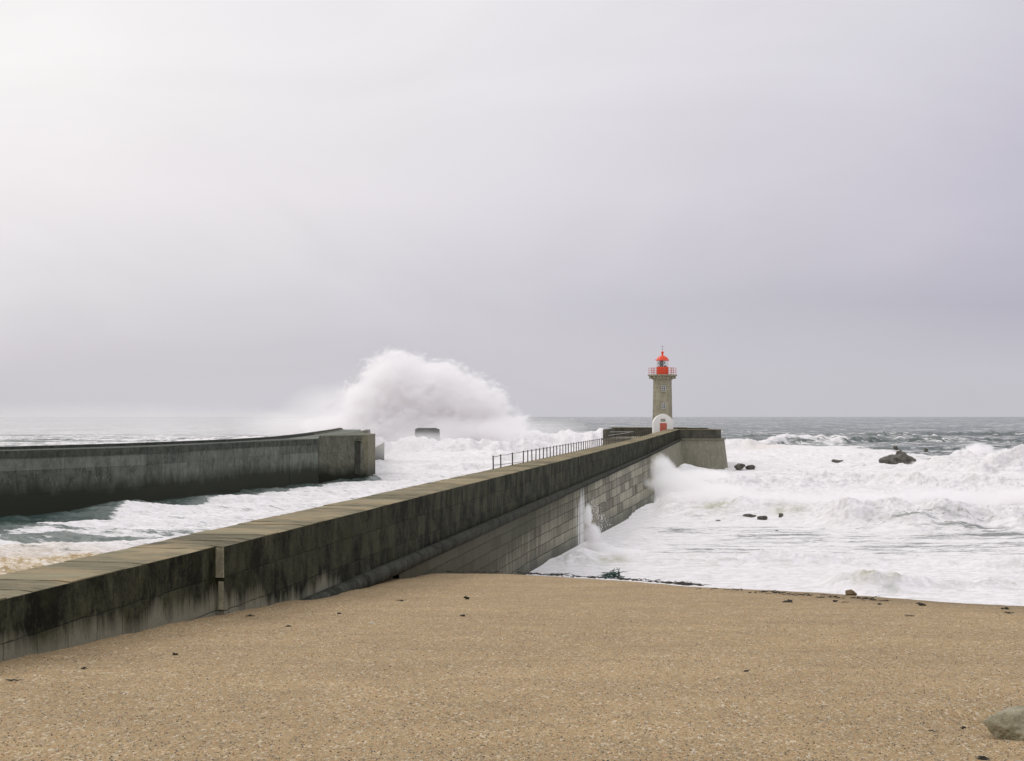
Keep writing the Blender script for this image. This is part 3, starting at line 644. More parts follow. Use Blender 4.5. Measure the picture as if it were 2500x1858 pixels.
# roll moulding under the parapet
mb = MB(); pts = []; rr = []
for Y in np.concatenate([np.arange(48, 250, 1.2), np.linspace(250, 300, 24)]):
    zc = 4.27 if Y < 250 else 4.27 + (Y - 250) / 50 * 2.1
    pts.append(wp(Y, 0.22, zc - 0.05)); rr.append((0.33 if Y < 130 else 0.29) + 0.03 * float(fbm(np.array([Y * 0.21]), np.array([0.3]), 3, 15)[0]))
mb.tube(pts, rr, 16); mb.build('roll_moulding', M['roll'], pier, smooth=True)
# low footing ledge that surfaces from the sand before the moulding
mb = MB()
for (ya, yb, o, z) in ((47.5, 50.5, 0.34, 4.62), (50.6, 54.2, 0.44, 4.42), (54.4, 57.0, 0.55, 4.22)):
    nx, ny = wn(50); c = wp((ya + yb) / 2, o / 2, z - 0.35); mb.box(c, (o + 0.1, yb - ya, 0.7), -WA)
mb.build('footing', M['wall_light'], pier, bevel=0.05)
# battered granite face that spreads towards the sea
YB = np.array([66, 80, 92, 103, 115, 130, 145, 158, 164.]); PR = np.array([0.5, 0.55, 0.75, 1.1, 1.95, 3.15, 4.6, 5.85, 6.2]); YT = np.array([66, 81, 95, 109, 129, 158, 198, 240, 262.])
rows = []
for u in np.linspace(0, 1, 150):
    yb = 66 + (164 - 66) * u; pr = float(np.interp(yb, YB, PR)); yt = float(np.interp(yb, YB, YT))
    top = Vector(wp(yt, 0.30, (4.05 if yt < 250 else 4.05 + (yt - 250) / 50 * 2.1))); bot = Vector((float(-10.8 + 0.1533 * (yb - 30.8)) + pr, yb, -0.9)); r = []
    for k in range(17):
        f = k / 16; p = top.lerp(bot, f); r.append((p.x, p.y, p.z))
    rows.append(r)
mb = MB(); mb.grid(rows)
e_ = rows[-1]; mb.add([e_[0], e_[-1], wp(262, 0.1, -0.9), wp(262, 0.1, 4.5)], [(0, 1, 2, 3)])
gf = mb.build('granite_face', M['masonry'], pier)
uvl = gf.data.uv_layers.new(name='UVMap'); nl = {}
for i_ in range(150):
    for k_ in range(17): nl[i_ * 17 + k_] = (66 + 98 * i_ / 149, 5.0 * (1 - k_ / 16) - 0.9)
for lp in gf.data.loops: uvl.data[lp.index].uv = nl.get(lp.vertex_index, (164, 0))
mb = MB(); mb.grid([[wp(Y, 0.25, 4.3 if Y < 250 else 4.3 + (Y - 250) / 50 * 2.1), wp(Y, 0.7, 2.6), wp(Y, 1.25, -1.0)] for Y in np.linspace(225, 300, 30)])
mb.build('outer_face', M['head'], pier)
# pier head: battered body, parapets, cornice and deck
A_, B_, Cc, D_, E_ = (18.7, 300), (22.6, 331), (44.4, 331), (42.85, 300), (34.2, 300)
def outset(poly, d):
    n = len(poly); cx = sum(p[0] for p in poly) / n; cyc = sum(p[1] for p in poly) / n; out = []
    for i in range(n):
        p0, p1, p2 = Vector(poly[i - 1]), Vector(poly[i]), Vector(poly[(i + 1) % n])
        e1 = (p1 - p0).normalized(); e2 = (p2 - p1).normalized(); n1 = Vector((e1.y, -e1.x)); n2 = Vector((e2.y, -e2.x))
        if n1.dot(p1 - Vector((cx, cyc))) < 0: n1, n2 = -n1, -n2
        m_ = (n1 + n2); m_ = m_ / max(m_.dot(n1), 0.3); q = p1 + m_ * d; out.append((q.x, q.y))
    return out
hp = [A_, (34.2, 300), D_, (44.0, 303), Cc, B_]
MB().prism(outset(hp, 0.95), -1.2, 6.25, outset(hp, 0.02)).build('head_body', M['head'], pier)
MB().prism(outset(hp, 0.32), 6.22, 6.52, outset(hp, 0.38)).build('cornice', M['head'], pier, bevel=0.08)
def parapet(path, z0, z1, th, mat_, name='head_parapet'):
    mb = MB(); P = [Vector(p) for p in path]; L, Rr = [], []
    for i, p in enumerate(P):
        t_ = (P[min(i + 1, len(P) - 1)] - P[max(i - 1, 0)]).normalized(); n_ = Vector((-t_.y, t_.x)); L.append(p); Rr.append(p + n_ * th)
    poly = [(p.x, p.y) for p in L] + [(p.x, p.y) for p in reversed(Rr)]
    n = len(L)
    for i in range(n - 1):
        q = [L[i], L[i + 1], Rr[i + 1], Rr[i]]; mb.prism([(a.x, a.y) for a in q], z0, z1)
    return mb.build(name, mat_, pier)
parapet([(32.3, 300.0), (42.9, 300.0)], 6.52, 8.28, 0.8, M['head_top'])
parapet([(42.9, 300.85), (44.4, 331)], 6.52, 8.28, 0.8, M['head_top'])
parapet([(18.7, 300.8), (22.6, 331)][::-1], 6.52, 8.35, 0.8, M['head_left'])
parapet([(22.6, 331), (44.4, 331)][::-1], 6.52, 8.45, -0.8, M['head_left'])
MB().box((37.6, 300.38, 8.34), (10.9, 0.98, 0.12)).build('coping', M['coping'], pier, bevel=0.02); MB().box((30.9, 331.4, 8.51), (17.5, 1.0, 0.12)).build('coping', M['coping'], pier, bevel=0.02)
mb = MB(); mb.tube([(20.8, 309.5, 7.75), (27.5, 330.7, 7.55)], 0.045, 6); mb.tube([(19.9, 301.5, 7.1), (26.5, 329.7, 7.4)], 0.04, 6)
mb.build('handrail', M['white'], pier)

# ------------------------------------------------------------------ railing on the pier
rail_t = empty('railing', wp(107.7, -2.3, 7.1), 'rusty iron post and rail fence along the harbour edge of the pier top', 'railing')
rys = [107.7, 111.2, 117.0, 123.0]; y = 125.6
while y < 272: rys.append(y); y += 2.55
def post_mesh():
    mb = MB(); mb.box((0, 0, 0.48), (0.085, 0.085, 0.96)); mb.box((0, 0, 0.02), (0.16, 0.16, 0.04)); mb.box((0, 0, 0.985), (0.115, 0.115, 0.05), taper=0.7); return mb
p0 = None
for i, Y in enumerate(rys):
    x, y_, z = wp(Y, -2.40, float(wz(Y)) + 0.0)
    if p0 is None:
        p0 = post_mesh().build('post', M['iron']); p0.parent = rail_t; o = p0
    else:
        o = p0.copy(); C.objects.link(o); o.parent = rail_t
    o.location = Vector((x, y_, z)) - rail_t.location; o.rotation_euler = (random.uniform(-.012, .012), random.uniform(-.02, .02), -WA)
mb = MB(); pts = []
for a, b2 in zip(rys[:-1], rys[1:]):
    for f in (0, 0.5): 
        Y = a + (b2 - a) * f; pts.append(wp(Y, -2.40, float(wz(Y)) + 0.955 - (0.05 if f else 0)))
pts.append(wp(rys[-1], -2.4, float(wz(rys[-1])) + 0.95)); mb.tube(pts, 0.022, 6); mb.build('top_rail', M['iron'], rail_t)
MB().tube([wp(107.7, -2.4, 7.40), wp(111.2, -2.4, 7.34), wp(117, -2.4, 7.27), wp(123, -2.4, 7.20)], 0.022, 6).build('lower_rail', M['iron'], rail_t)

# ------------------------------------------------------------------ lighthouse
LX, LY = 31.63, 307.4
lh = empty('lighthouse', (LX, LY, 6.5), 'six-sided granite lighthouse with an orange-red lantern and white arched porch at the pier end', 'lighthouse')
hx = 0.03
mb = MB(); nz = 24
mb.lathe((LX, LY), [(2.16, 6.3)] + [(2.13 - 0.19 * (k / nz), 6.9 + 11.9 * k / nz) for k in range(nz + 1)], 6, hx); mb.build('tower', M['tower'], lh)
mb = MB(); mb.lathe((LX, LY), [(2.08, 18.75), (2.25, 18.9), (2.55, 19.05), (2.58, 19.3), (2.85, 19.42), (3.08, 19.55), (3.12, 19.78), (2.9, 19.84)], 6, hx)
for k in range(12):
    an = hx + 2 * math.pi * (k + 0.5) / 12; mb.box((LX + 2.55 * math.cos(an), LY + 2.55 * math.sin(an), 19.15), (0.5, 0.28, 0.42), an)
mb.build('gallery', M['tower'], lh)
gr_ = None
mb = MB(); Rg = 2.85; cor = [(LX + Rg * math.cos(hx + k * math.pi / 3), LY + Rg * math.sin(hx + k * math.pi / 3)) for k in range(6)]
for i in range(6):
    a, b2 = cor[i], cor[(i + 1) % 6]
    for z in (20.28, 20.72, 21.2): mb.tube([(*a, z), (*b2, z)], 0.034, 6)
    for f in (0, 0.5): x, y_ = a[0] + (b2[0] - a[0]) * f, a[1] + (b2[1] - a[1]) * f; mb.tube([(x, y_, 19.8), (x, y_, 21.26)], 0.055, 6)
mb.build('gallery_railing', M['rail_red'], lh)
mb = MB(); mb.lathe((LX, LY), [(1.25, 19.8), (1.25, 21.25), (1.31, 21.27), (1.31, 21.42), (1.2, 21.44)], 16, 0.1)
for k in range(8):
    an = 0.1 + k * math.pi / 4; mb.box((LX + 1.26 * math.cos(an), LY + 1.26 * math.sin(an), 20.5), (0.05, 0.08, 1.3), an)
mb.build('lantern_base', M['red'], lh)
mb = MB(); mb.lathe((LX, LY), [(1.17, 21.44), (1.17, 22.78)], 16, 0.1, cap=False); mb.build('lantern_pane', M['glass'], lh)
for k in range(8):
    an = 0.1 + k * math.pi / 4; MB().tube([(LX + 1.19 * math.cos(an), LY + 1.19 * math.sin(an), 21.42), (LX + 1.19 * math.cos(an), LY + 1.19 * math.sin(an), 22.8)], 0.035, 6).build('glazing_bar', M['white'], lh)
mb = MB(); mb.lathe((LX, LY), [(0.9, 21.45), (0.9, 21.72), (0.35, 21.75), (0.3, 21.95), (0.5, 22.1), (0.55, 22.4), (0.4, 22.62), (0.15, 22.7)], 14)
mb.lathe((LX - 0.25, LY + 0.1), [(0.3, 21.75), (0.62, 22.0), (0.66, 22.4), (0.3, 22.68)], 14); mb.build('lamp', M['lens'], lh, smooth=True)
mb = MB(); mb.lathe((LX, LY), [(1.2, 22.72), (1.42, 22.76), (1.42, 22.88), (1.30, 22.98), (1.20, 23.2), (0.98, 23.45), (0.68, 23.66), (0.36, 23.80), (0.19, 23.88), (0.19, 24.2), (0.16, 24.24)], 20)
mb.tube([(LX - 1.3, LY, 22.85), (LX - 1.62, LY - .1, 23.08)], 0.04, 5)
mb.build('dome', M['red'], lh, smooth=False)
mb = MB(); mb.lathe((LX, LY), [(0.14, 24.2), (0.26, 24.3), (0.30, 24.47), (0.24, 24.62), (0.1, 24.72), (0.03, 24.85)], 14); mb.build('finial', M['red'], lh, smooth=True)
mb = MB(); mb.tube([(LX, LY, 24.75), (LX, LY, 26.0)], 0.026, 6); mb.tube([(LX - 0.45, LY, 25.75), (LX + 0.45, LY, 25.75)], 0.016, 5); mb.tube([(LX - 0.3, LY, 25.2), (LX + 0.35, LY, 25.2)], 0.014, 5)
mb.build('lightning_rod', M['iron'], lh)
# windows sit on the face that looks down the pier
face_an = None
best = None
for i in range(6):
    a = Vector((math.cos(hx + i * math.pi / 3), math.sin(hx + i * math.pi / 3))); b2 = Vector((math.cos(hx + (i + 1) * math.pi / 3), math.sin(hx + (i + 1) * math.pi / 3)))
    m_ = (a + b2) / 2
    if best is None or m_.y < best[0]: best = (m_.y, m_)
fm = best[1].normalized(); fr = math.atan2(fm.y, fm.x) + math.pi / 2
for zc in (16.85, 13.25):
    rad = (2.13 - 0.19 * (zc - 6.9) / 11.9) * math.cos(math.pi / 6)
    cx, cyy = LX + fm.x * (rad + 0.02), LY + fm.y * (rad + 0.02)
    wd = MB().box((cx, cyy, zc), (0.98, 0.16, 1.42), fr).build('window', M['plaque'], lh)
    cx, cyy = LX + fm.x * (rad + 0.11), LY + fm.y * (rad + 0.11)
    MB().box((cx, cyy, zc), (0.64, 0.05, 1.08), fr).build('pane', M['glass_dark'], wd)
    mb = MB(); cx, cyy = LX + fm.x * (rad + 0.15), LY + fm.y * (rad + 0.15); t_ = Vector((-fm.y, fm.x))
    for s_ in (-0.33, 0, 0.33): mb.box((cx + t_.x * s_, cyy + t_.y * s_, zc), (0.05, 0.05, 1.12), fr)
    for dz in (-0.54, -0.18, 0.18, 0.54): mb.box((cx, cyy, zc + dz), (0.66, 0.044, 0.05), fr)
    mb.build('frame', M['white'], wd)
    if zc < 14:
        cx, cyy = LX + fm.x * (rad + 0.0), LY + fm.y * (rad + 0.0)
# porch
PX, PY0, PY1 = 31.42, 303.2, 306.4
prof = []
for k in range(0, 25):
    an = math.pi * k / 24; prof.append((2.05 * math.cos(an), 9.45 + 1.98 * math.sin(an) + (0.16 * max(0, 1 - abs(math.cos(an)) * 2.2))))
prof = [(2.05, 6.4)] + prof + [(-2.05, 6.4)]
n = len(prof); mb = MB()
mb.add([(PX + x, PY0, z) for x, z in prof] + [(PX + x, PY1, z) for x, z in prof], [tuple(range(n)), tuple(range(2 * n - 1, n - 1, -1))] + [(i, i + 1, n + i + 1, n + i) for i in range(n - 1)] + [(n - 1, 0, n, 2 * n - 1)])
mb.build('porch', M['white'], lh)
pc = MB().box((PX - 0.04, PY0 - 0.03, 8.3), (1.42, 0.06, 2.7)).build('door', M['door'], lh)
mb = MB()
for s_ in (-0.35, 0.35): 
    for zz in (7.7, 8.95): mb.box((PX - 0.04 + s_, PY0 - 0.07, zz), (0.5, 0.02, 0.95))
mb.build('door_panel', M['door'], pc)
MB().box((PX + 0.48, PY0 - 0.10, 8.35), (0.12, 0.06, 0.2)).build('handle', M['iron'], pc)
mb = MB(); mb.box((PX - 0.10, PY0 - 0.03, 10.25), (1.0, 0.06, 0.58)); pq = mb.build('plaque', M['plaque'], lh)
mb = MB(); mb.box((PX + 0.0, PY0 - 0.45, 6.72), (2.4, 0.9, 0.4)); mb.build('step', M['head'], lh)

# ------------------------------------------------------------------ breakwater on the far side of the harbour mouth
bw = empty('breakwater', (-50, 160, 0), 'grey-green stained concrete breakwater across the harbour mouth on the left', 'breakwater')
FP = [(-110, 70), (-92, 98), (-75, 124), (-64, 139.5), (-53.9, 154), (-49, 163), (-44, 174), (-41, 190), (-38.6, 207), (-35.3, 222), (-31.6, 238.5)]
def dens(P, step=1.5):
    out = []
    for (a, b2) in zip(P[:-1], P[1:]):
        a, b2 = Vector(a), Vector(b2); n_ = max(1, int((b2 - a).length / step))
        for i in range(n_): out.append(a.lerp(b2, i / n_))
    out.append(Vector(P[-1])); return out
def smoothp(P, it=6):
    P = [Vector(p) for p in P]
    for _ in range(it): P = [P[0]] + [(P[i - 1] + P[i] * 2 + P[i + 1]) / 4 for i in range(1, len(P) - 1)] + [P[-1]]
    return P
def wallstrip(path, off0, off1, z0, z1, lay=1):
    """solid wall between two offsets from a path (positive = away from camera side)"""
    mb = MB(); n = len(path); nrm = []
    for i in range(n):
        t_ = (path[min(i + 1, n - 1)] - path[max(i - 1, 0)]).normalized(); nrm.append(Vector((-t_.y, t_.x)))
    def pt(i, o, z): p = path[i] + nrm[i] * o; return (p.x, p.y, z)
    zs = [z0 + (z1 - z0) * k / lay for k in range(lay + 1)]
    mb.grid([[pt(i, off0, z) for z in zs] for i in range(n)])
    mb.grid([[pt(i, off0, z1), pt(i, off1, z1)] for i in range(n)])
    mb.grid([[pt(i, off1, z1), pt(i, off1, z0)] for i in range(n)])
    for i in (0, n - 1): mb.add([pt(i, off0, z0), pt(i, off0, z1), pt(i, off1, z1), pt(i, off1, z0)], [(0, 1, 2, 3)])
    return mb
fp = smoothp(dens(FP))
wallstrip(fp, 0.0, 8.0, -1.5, 6.55, 4).build('harbour_wall', M['bw'], bw)
wallstrip(fp, -0.10, 8.0, 6.552, 7.36).build('wall_lip', M['bw_lip'], bw)
PP = smoothp(dens([(-112, 76), (-94, 103), (-77, 129), (-66, 145), (-56.2, 160), (-47.6, 180), (-40.8, 213), (-38.8, 240), (-40.5, 290), (-46.9, 392), (-50, 430)], 2.5), 8)
wallstrip(PP, 0.0, 1.1, 7.1, 7.68).build('parapet', M['bw_lip'], bw)
wallstrip(PP[len(PP) // 2 - 8:], -5.5, 4.0, -1.5, 7.2).build('deck', M['bw'], bw)
wallstrip(PP[len(PP) // 2 + 22:], -0.35, -0.05, 7.2, 7.42).build('kerb', M['bw_side'], bw)
blk = [(-31.7, 240.0), (-24.9, 250.0), (-25.35, 268), (-31.0, 298), (-33.2, 262)]
bk = MB().prism(outset(blk, 0.12), -1.5, 7.84, blk).build('head_block', M['bw_block'], bw)
# seaward cheek painted paler as lit, dark panel for the slot's shade and joint lines
def along(a, b2, f, d=0.0):
    a, b2 = Vector(a), Vector(b2); t_ = (b2 - a).normalized(); n_ = Vector((t_.y, -t_.x)); p = a.lerp(b2, f) + n_ * d; return p, math.atan2(t_.y, t_.x)
mb = MB(); a2, b22 = Vector((-24.86, 249.9)), Vector((-25.3, 268)); mb.prism([(-25.5, 249.1), (-24.62, 250.2), (-25.05, 268), (-25.6, 268)], -1.5, 7.86); mb.build('lit_end_face', M['bw_side'], bw)
p, an = along(blk[0], blk[1], 0.80, 0.10); MB().box((p.x, p.y, 4.1), (1.35, 0.16, 5.6), an).build('slot_shade', M['bw_lip'], bw)
mb = MB(); p, an = along(blk[0], blk[1], 0.83, 0.28); mb.box((p.x, p.y, 6.95), (1.6, 0.5, 0.10), an); mb.build('slot_hood', M['bw_side'], bw); mb = MB()
for z in np.arange(1.2, 6.8, 0.4):
    p, an = along(blk[0], blk[1], 0.80, 0.26); mb.box((p.x, p.y, float(z)), (0.6, 0.06, 0.06), an)
for s_ in (-0.3, 0.3):
    p, an = along(blk[0], blk[1], 0.80, 0.27); t_ = Vector((math.cos(an), math.sin(an))) * s_; mb.box((p.x + t_.x, p.y + t_.y, 4.1), (0.06, 0.05, 6.0), an)
mb.build('ladder', M['iron'], bw)
mb = MB(); mb.add([(-28.3, 256, 7.8), (-29.6, 275, 7.8), (-33.4, 345, 7.95), (-33.4, 345, 4.0), (-28.3, 256, 4.0), (-29.1, 256, 7.8), (-30.5, 275, 7.8), (-34.4, 345, 7.95), (-34.4, 345, 4), (-29.1, 256, 4)],
       [(0, 1, 2, 3, 4), (9, 8, 7, 6, 5), (0, 5, 6, 1), (1, 6, 7, 2), (2, 7, 8, 3), (3, 8, 9, 4), (4, 9, 5, 0)]); mb.build('side_parapet', M['bw_block'], bw)

ramp_t = empty('slipway_wall', (-32.5, 360, 0), 'small pale wedge of concrete wall jutting out beside the breakwater head, half lost in spray', 'wall')
MB().add([(-32.8, 350, -1), (-30.6, 350.5, -1), (-30.6, 350.5, 4.9), (-32.9, 350, 3.5), (-35.5, 361, -1), (-31.6, 361, -1), (-31.4, 358, 4.4), (-33.8, 357, 3.0)],
         [(0, 1, 2, 3), (1, 5, 6, 2), (5, 4, 7, 6), (4, 0, 3, 7), (3, 2, 6, 7), (0, 4, 5, 1)]).build('wall', M['bw_side'], ramp_t)
blk_t = MB(); blk_t.prism([(-28.2, 425), (-21.6, 425), (-20.9, 434), (-29.2, 434)], -2.0, 7.35, [(-27.9, 425.4), (-22.0, 425.4), (-21.5, 434), (-28.8, 434)]); blk_t.box((-25.0, 429.7, 7.45), (5.6, 8.0, 0.35))
tag(centred(blk_t.build('caisson', M['bw_lip'], bevel=0.1)), 'dark block of concrete showing through the foot of the big spray plume', 'block')

# ------------------------------------------------------------------ rocks
def rock_mesh(seed, sx, sy, sz, sub=4, rough=0.35, sq=0.0):
    bm = bmesh.new(); bmesh.ops.create_icosphere(bm, subdivisions=sub, radius=1.0)
    co = np.array([v.co for v in bm.verts])
    rs_ = np.random.RandomState(seed); k = np.ones(len(co))
    for _ in range(14):      # chop planes give flat faces
        d_ = rs_.normal(size=3); d_ /= np.linalg.norm(d_); h = rs_.uniform(0.45, 0.85); dd = co @ d_; f = np.where(dd * k > h, h / np.maximum(dd, 1e-6), k); k = np.minimum(k, f)
    nz_ = fbm(co[:, 0] * 2.1 + seed, co[:, 1] * 2.1 + co[:, 2] * 1.7, 5, seed, 0.6)
    co = co * (k * (1 + rough * nz_))[:, None]
    vs = [(x * sx, y * sy, z * sz) for x, y, z in co]; fs = [tuple(v.index for v in f.verts) for f in bm.faces]; bm.free()
    return MB().add(vs, fs)
def place_rock(name, px0, px1, py0, py1, D, seed, label, cat='rock', group=None, m='rock', tilt=0.0, sink=0.35, tall=1.0):
    x0, x1 = (px0 - 1250) / F * D, (px1 - 1250) / F * D; zt = CAMH - (py0 - 1017) / F * D; zb = CAMH - (py1 - 1017) / F * D
    sx = (x1 - x0) / 2 * 1.18; sz = (zt - zb) * 0.62 * 1.25
    o = rock_mesh(seed, sx, sx * 0.75, sz).build(name, M[m], smooth=False)
    o.location = ((x0 + x1) / 2, D, zt - sz * 0.78); o.rotation_euler = (0, tilt, random.uniform(-.3, .3))
    if label: tag(o, label, cat, group)
    return o
G1 = 'wet black rocks in the surf'
place_rock('rock', 1788, 1822, 1131, 1146, 296, 11, 'larger grey rock of a pair in the surf just right of the pier head', group=G1)
place_rock('rock', 1819, 1850, 1134, 1146, 297, 12, 'smaller right-hand rock of the pair near the pier head', group=G1)
place_rock('rock', 2028, 2058, 1120, 1134, 318, 13, 'low jagged rock in foam left of the big two-tiered reef rock', group=G1, tilt=-0.25)
rk = empty('reef_rock', ((2190 - 1250) / F * 300, 300, 0), 'biggest two-tiered dark reef rock in the surf at right', 'rock', G1)
for (a, b2, c, d_, D, sd, tl) in ((2144, 2222, 1109, 1142, 299, 14, -0.16), (2176, 2230, 1098, 1124, 309, 15, 0.03)):
    o = place_rock('ledge', a, b2, c, d_, D, sd, None, tilt=tl); o.parent = rk; o.location = o.location - rk.location - Vector((0, 0, 0.45))
place_rock('rock', 2180, 2194, 1090, 1098, 420, 16, 'tiny dark rock peeking up just behind the big two-tiered reef rock', group=G1)
place_rock('rock', 2255, 2267, 1095, 1103, 390, 17, 'tiny slanting rock right of the big reef rock, beside breaking water', group=G1, tilt=0.5)
place_rock('rock', 1738, 1771, 1268, 1277, 152.5, 18, 'flat low black rock, nearest the pier of the four in the slack foam', group=G1)
place_rock('rock', 1815, 1848, 1253, 1268, 154.5, 19, 'blocky square-ended black rock between two others in the slack foam', group=G1)
place_rock('rock', 1847, 1874, 1257, 1270, 152.5, 20, 'peaked black rock touching the blocky one in the slack foam', group=G1, tilt=-0.3)
place_rock('rock', 1901, 1912, 1252, 1261, 151.5, 21, 'small round black rock at the foot of the big white bore', group=G1)
place_rock('rock', 1887, 1900, 1294, 1300, 140, 22, 'tiny rock tip lying alone in streaked foam below the others', group=G1)
bx, by, bz = on_sand(2496, 1790)
o = rock_mesh(33, 0.66, 0.60, 0.40, 5, 0.20).build('boulder', M['boulder'], smooth=True); o.location = (bx + 0.10, by + 0.40, bz - 0.12); o.rotation_euler = (0, -0.15, 0.9)
tag(o, 'greenish-grey boulder half buried in the sand at the lower right edge', 'boulder')
x, y, z = on_sand(2076, 1444); y = float(crest_y(np.array([x]), np.array([y]))[0]) - 0.3; x = (2076 - 1250) / F * y
o = rock_mesh(32, 0.33, 0.26, 0.20, 4, 0.2).build('stone', M['tan_rock'], smooth=True); o.location = (x, y, sand_plane(y) - 0.02); tag(o, 'tan humped stone sitting on the edge of the sand against white foam', 'stone')

# ------------------------------------------------------------------ wrack and litter on the sand
def strands(seed, L, n, flat_=0.25, r=0.012, curl=1.0):
    rs_ = random.Random(seed); mb = MB()
    for _ in range(n):
        p = Vector((rs_.uniform(-L, L) * 0.5, rs_.uniform(-L, L) * 0.35, rs_.uniform(0.0, L * flat_))); a = rs_.uniform(0, 6.28); pts = [p]
        for k in range(6):
            a += rs_.uniform(-1, 1) * curl; p = p + Vector((math.cos(a) * L * 0.16, math.sin(a) * L * 0.11, rs_.uniform(-1, 1) * L * 0.06)); p.z = max(p.z, 0.003); pts.append(p)
        rr_ = r * rs_.uniform(0.6, 1.5); mb.tube(pts, [rr_ * f for f in (0.6, 1, 1.2, 1.2, 1, 0.8, 0.4)], 5)
    return mb
def clump(px, py, wpx, hpx, label, seed, m='kelp', name='seaweed_clump', cat='seaweed', group='seaweed scraps on the sand', stick=False):
    x, y, z = on_sand(px, py); L = wpx / F * y; H = hpx / F * y
    if stick:
        rs_ = random.Random(seed); mb = MB(); pts = [Vector((-L / 2 + L * k / 6, rs_.uniform(-.08, .08) * L, H * 0.5 + rs_.uniform(0, .5) * H)) for k in range(7)]
        mb.tube(pts, [H * 0.25 * f for f in (0.5, 1, 1.3, 1.1, 0.9, 0.7, 0.3)], 6); mb.tube([pts[2], pts[2] + Vector((L * 0.12, -L * 0.12, H * 0.5))], H * 0.15, 5)
    else:
        mb = strands(seed, L * 0.75, 12, H / L * 0.9, max(H * 0.16, 0.008))
        mb2 = rock_mesh(seed, L * 0.36, L * 0.28, H * 0.6, 2, 0.8); mb.add([(a, b2, c + H * 0.2) for a, b2, c in mb2.v], mb2.f)
    o = mb.build(name, M[m]); o.location = (x, y, z - 0.005); o.rotation_euler = (0, 0, random.uniform(-.5, .5) if not stick else random.uniform(-.12, .12))
    # follow the uneven sand
    o.location.z += 0.10 * float(fbm(np.array([x * 0.12]), np.array([y * 0.10]), 3, 5)[0])
    return tag(o, label, cat, group)
clump(427, 1600, 10, 9, 'small dark green seaweed knot on sand left of centre near the dark wall', 1)
clump(205, 1634, 13, 7, 'dark seaweed scrap close under the wall at the left', 2)
clump(35, 1667, 44, 7, 'long thin dark seaweed strip at the lower left edge of the sand', 3, stick=True)
clump(611, 1508, 15, 8, 'dark seaweed scrap at the wall foot below the pale lit step in the wall', 4)
clump(1139, 1461, 9, 9, 'round dark seaweed knot on open sand right of the moulding end', 5)
clump(979, 1465, 14, 4, 'thin dark seaweed shred on sand below the moulding', 6)
clump(1130, 1506, 9, 6, 'tiny dark scrap on open sand, centre, below the round knot', 7)
clump(829, 1501, 8, 5, 'tiny dark scrap on sand beneath the footing ledge', 8)
clump(703, 1531, 11, 5, 'small dark scrap alone on the sand left of the white shell', 9)
clump(1925, 1471, 18, 9, 'mound of dark seaweed alone below the tan stone', 10)
clump(2248, 1480, 17, 9, 'grey-green seaweed mound on the ledge at the right', 11)
clump(2221, 1503, 16, 4, 'flat dark seaweed shred below the grey-green mound', 12)
clump(2464, 1500, 26, 6, 'largest dark seaweed strip near the right edge of the sand', 13, stick=True)
clump(2457, 1488, 15, 5, 'short dark scrap just above the strip at the right edge', 14)
clump(2155, 1467, 26, 3, 'straight thin driftwood twig lying along the upper sand at right', 15, stick=True, name='driftwood', cat='driftwood', group='driftwood on the sand')
clump(2146, 1476, 9, 6, 'dark dot of seaweed at the end of the ledge line', 16)
clump(2040, 1469, 9, 6, 'dark seaweed dot below and left of the tan stone', 17)
clump(2064, 1471, 22, 3, 'thin dark twig lying just below the tan stone', 18, stick=True, name='driftwood', cat='driftwood', group='driftwood on the sand')
clump(2279, 1787, 28, 5, 'dark twig lying left of the boulder', 19, stick=True, name='driftwood', cat='driftwood', group='driftwood on the sand')
clump(2351, 1778, 8, 6, 'small dark scrap between the twig and the boulder', 20)
clump(2405, 1853, 26, 9, 'dark green seaweed at the bottom edge below the boulder', 21)
clump(908, 1524, 11, 5, 'single white broken shell on open sand', 22, m='shell', name='seashell', cat='shell', group='shells on the sand')
clump(1822, 1640, 9, 5, 'reddish-dark seaweed knot alone in the middle of the bare sand', 23)
# tangled green net on the crest
y = float(crest_y(np.array([4.7]), np.array([68.5]))[0]) - 0.5; x = (1495 - 1250) / F * y
mb = strands(77, 0.62, 60, 0.42, 0.013, 1.6)
for k in range(7):
    mb.tube([(random.uniform(-.2, .3), 0, 0.2), (random.uniform(-.1, .35), 0, 0.33), (random.uniform(0, .42), 0, random.uniform(.36, .5))], 0.012, 5)
o = mb.build('fishing_net', M['net']); o.location = (x, y, sand_plane(y) + 0.02); tag(o, 'dark green tangle of rope net on the sand edge against white foam', 'net')
# drift line of weed, uncountable
mb = MB(); rs = random.Random(12)
def wrack(px0, px1, n, back0, back1, sz):
    for _ in range(n):
        px = rs.uniform(px0, px1); Y = float(np.interp(px, CR[:, 0], CR[:, 1])) - rs.uniform(back0, back1); X = (px - 1250) / F * Y
        s_ = strands(rs.randint(0, 99999), rs.uniform(0.5, 1.6) * sz, 3, 0.12, rs.uniform(0.006, 0.016)); z = sand_plane(Y) + 0.02 + 0.10 * float(fbm(np.array([X * 0.12]), np.array([Y * 0.10]), 3, 5)[0])
        mb.add([(a + X, b2 + Y, c + z) for a, b2, c in s_.v], s_.f)
wrack(1080, 1300, 26, 0.1, 1.0, 0.28); wrack(1290, 1480, 34, 0.2, 1.2, 0.30); wrack(1510, 1720, 60, 0.3, 1.2, 0.28); wrack(1350, 1380, 8, 0.2, 0.6, 0.4); wrack(1640, 1690, 14, 0.2, 0.9, 0.35)
wrack(1700, 2160, 34, 3.3, 4.3, 0.30)
o = centred(mb.build('seaweed_wrack', M['kelp'])); tag(o, 'broken line of dark seaweed washed up along the edge of the beach', 'seaweed', kind='stuff')
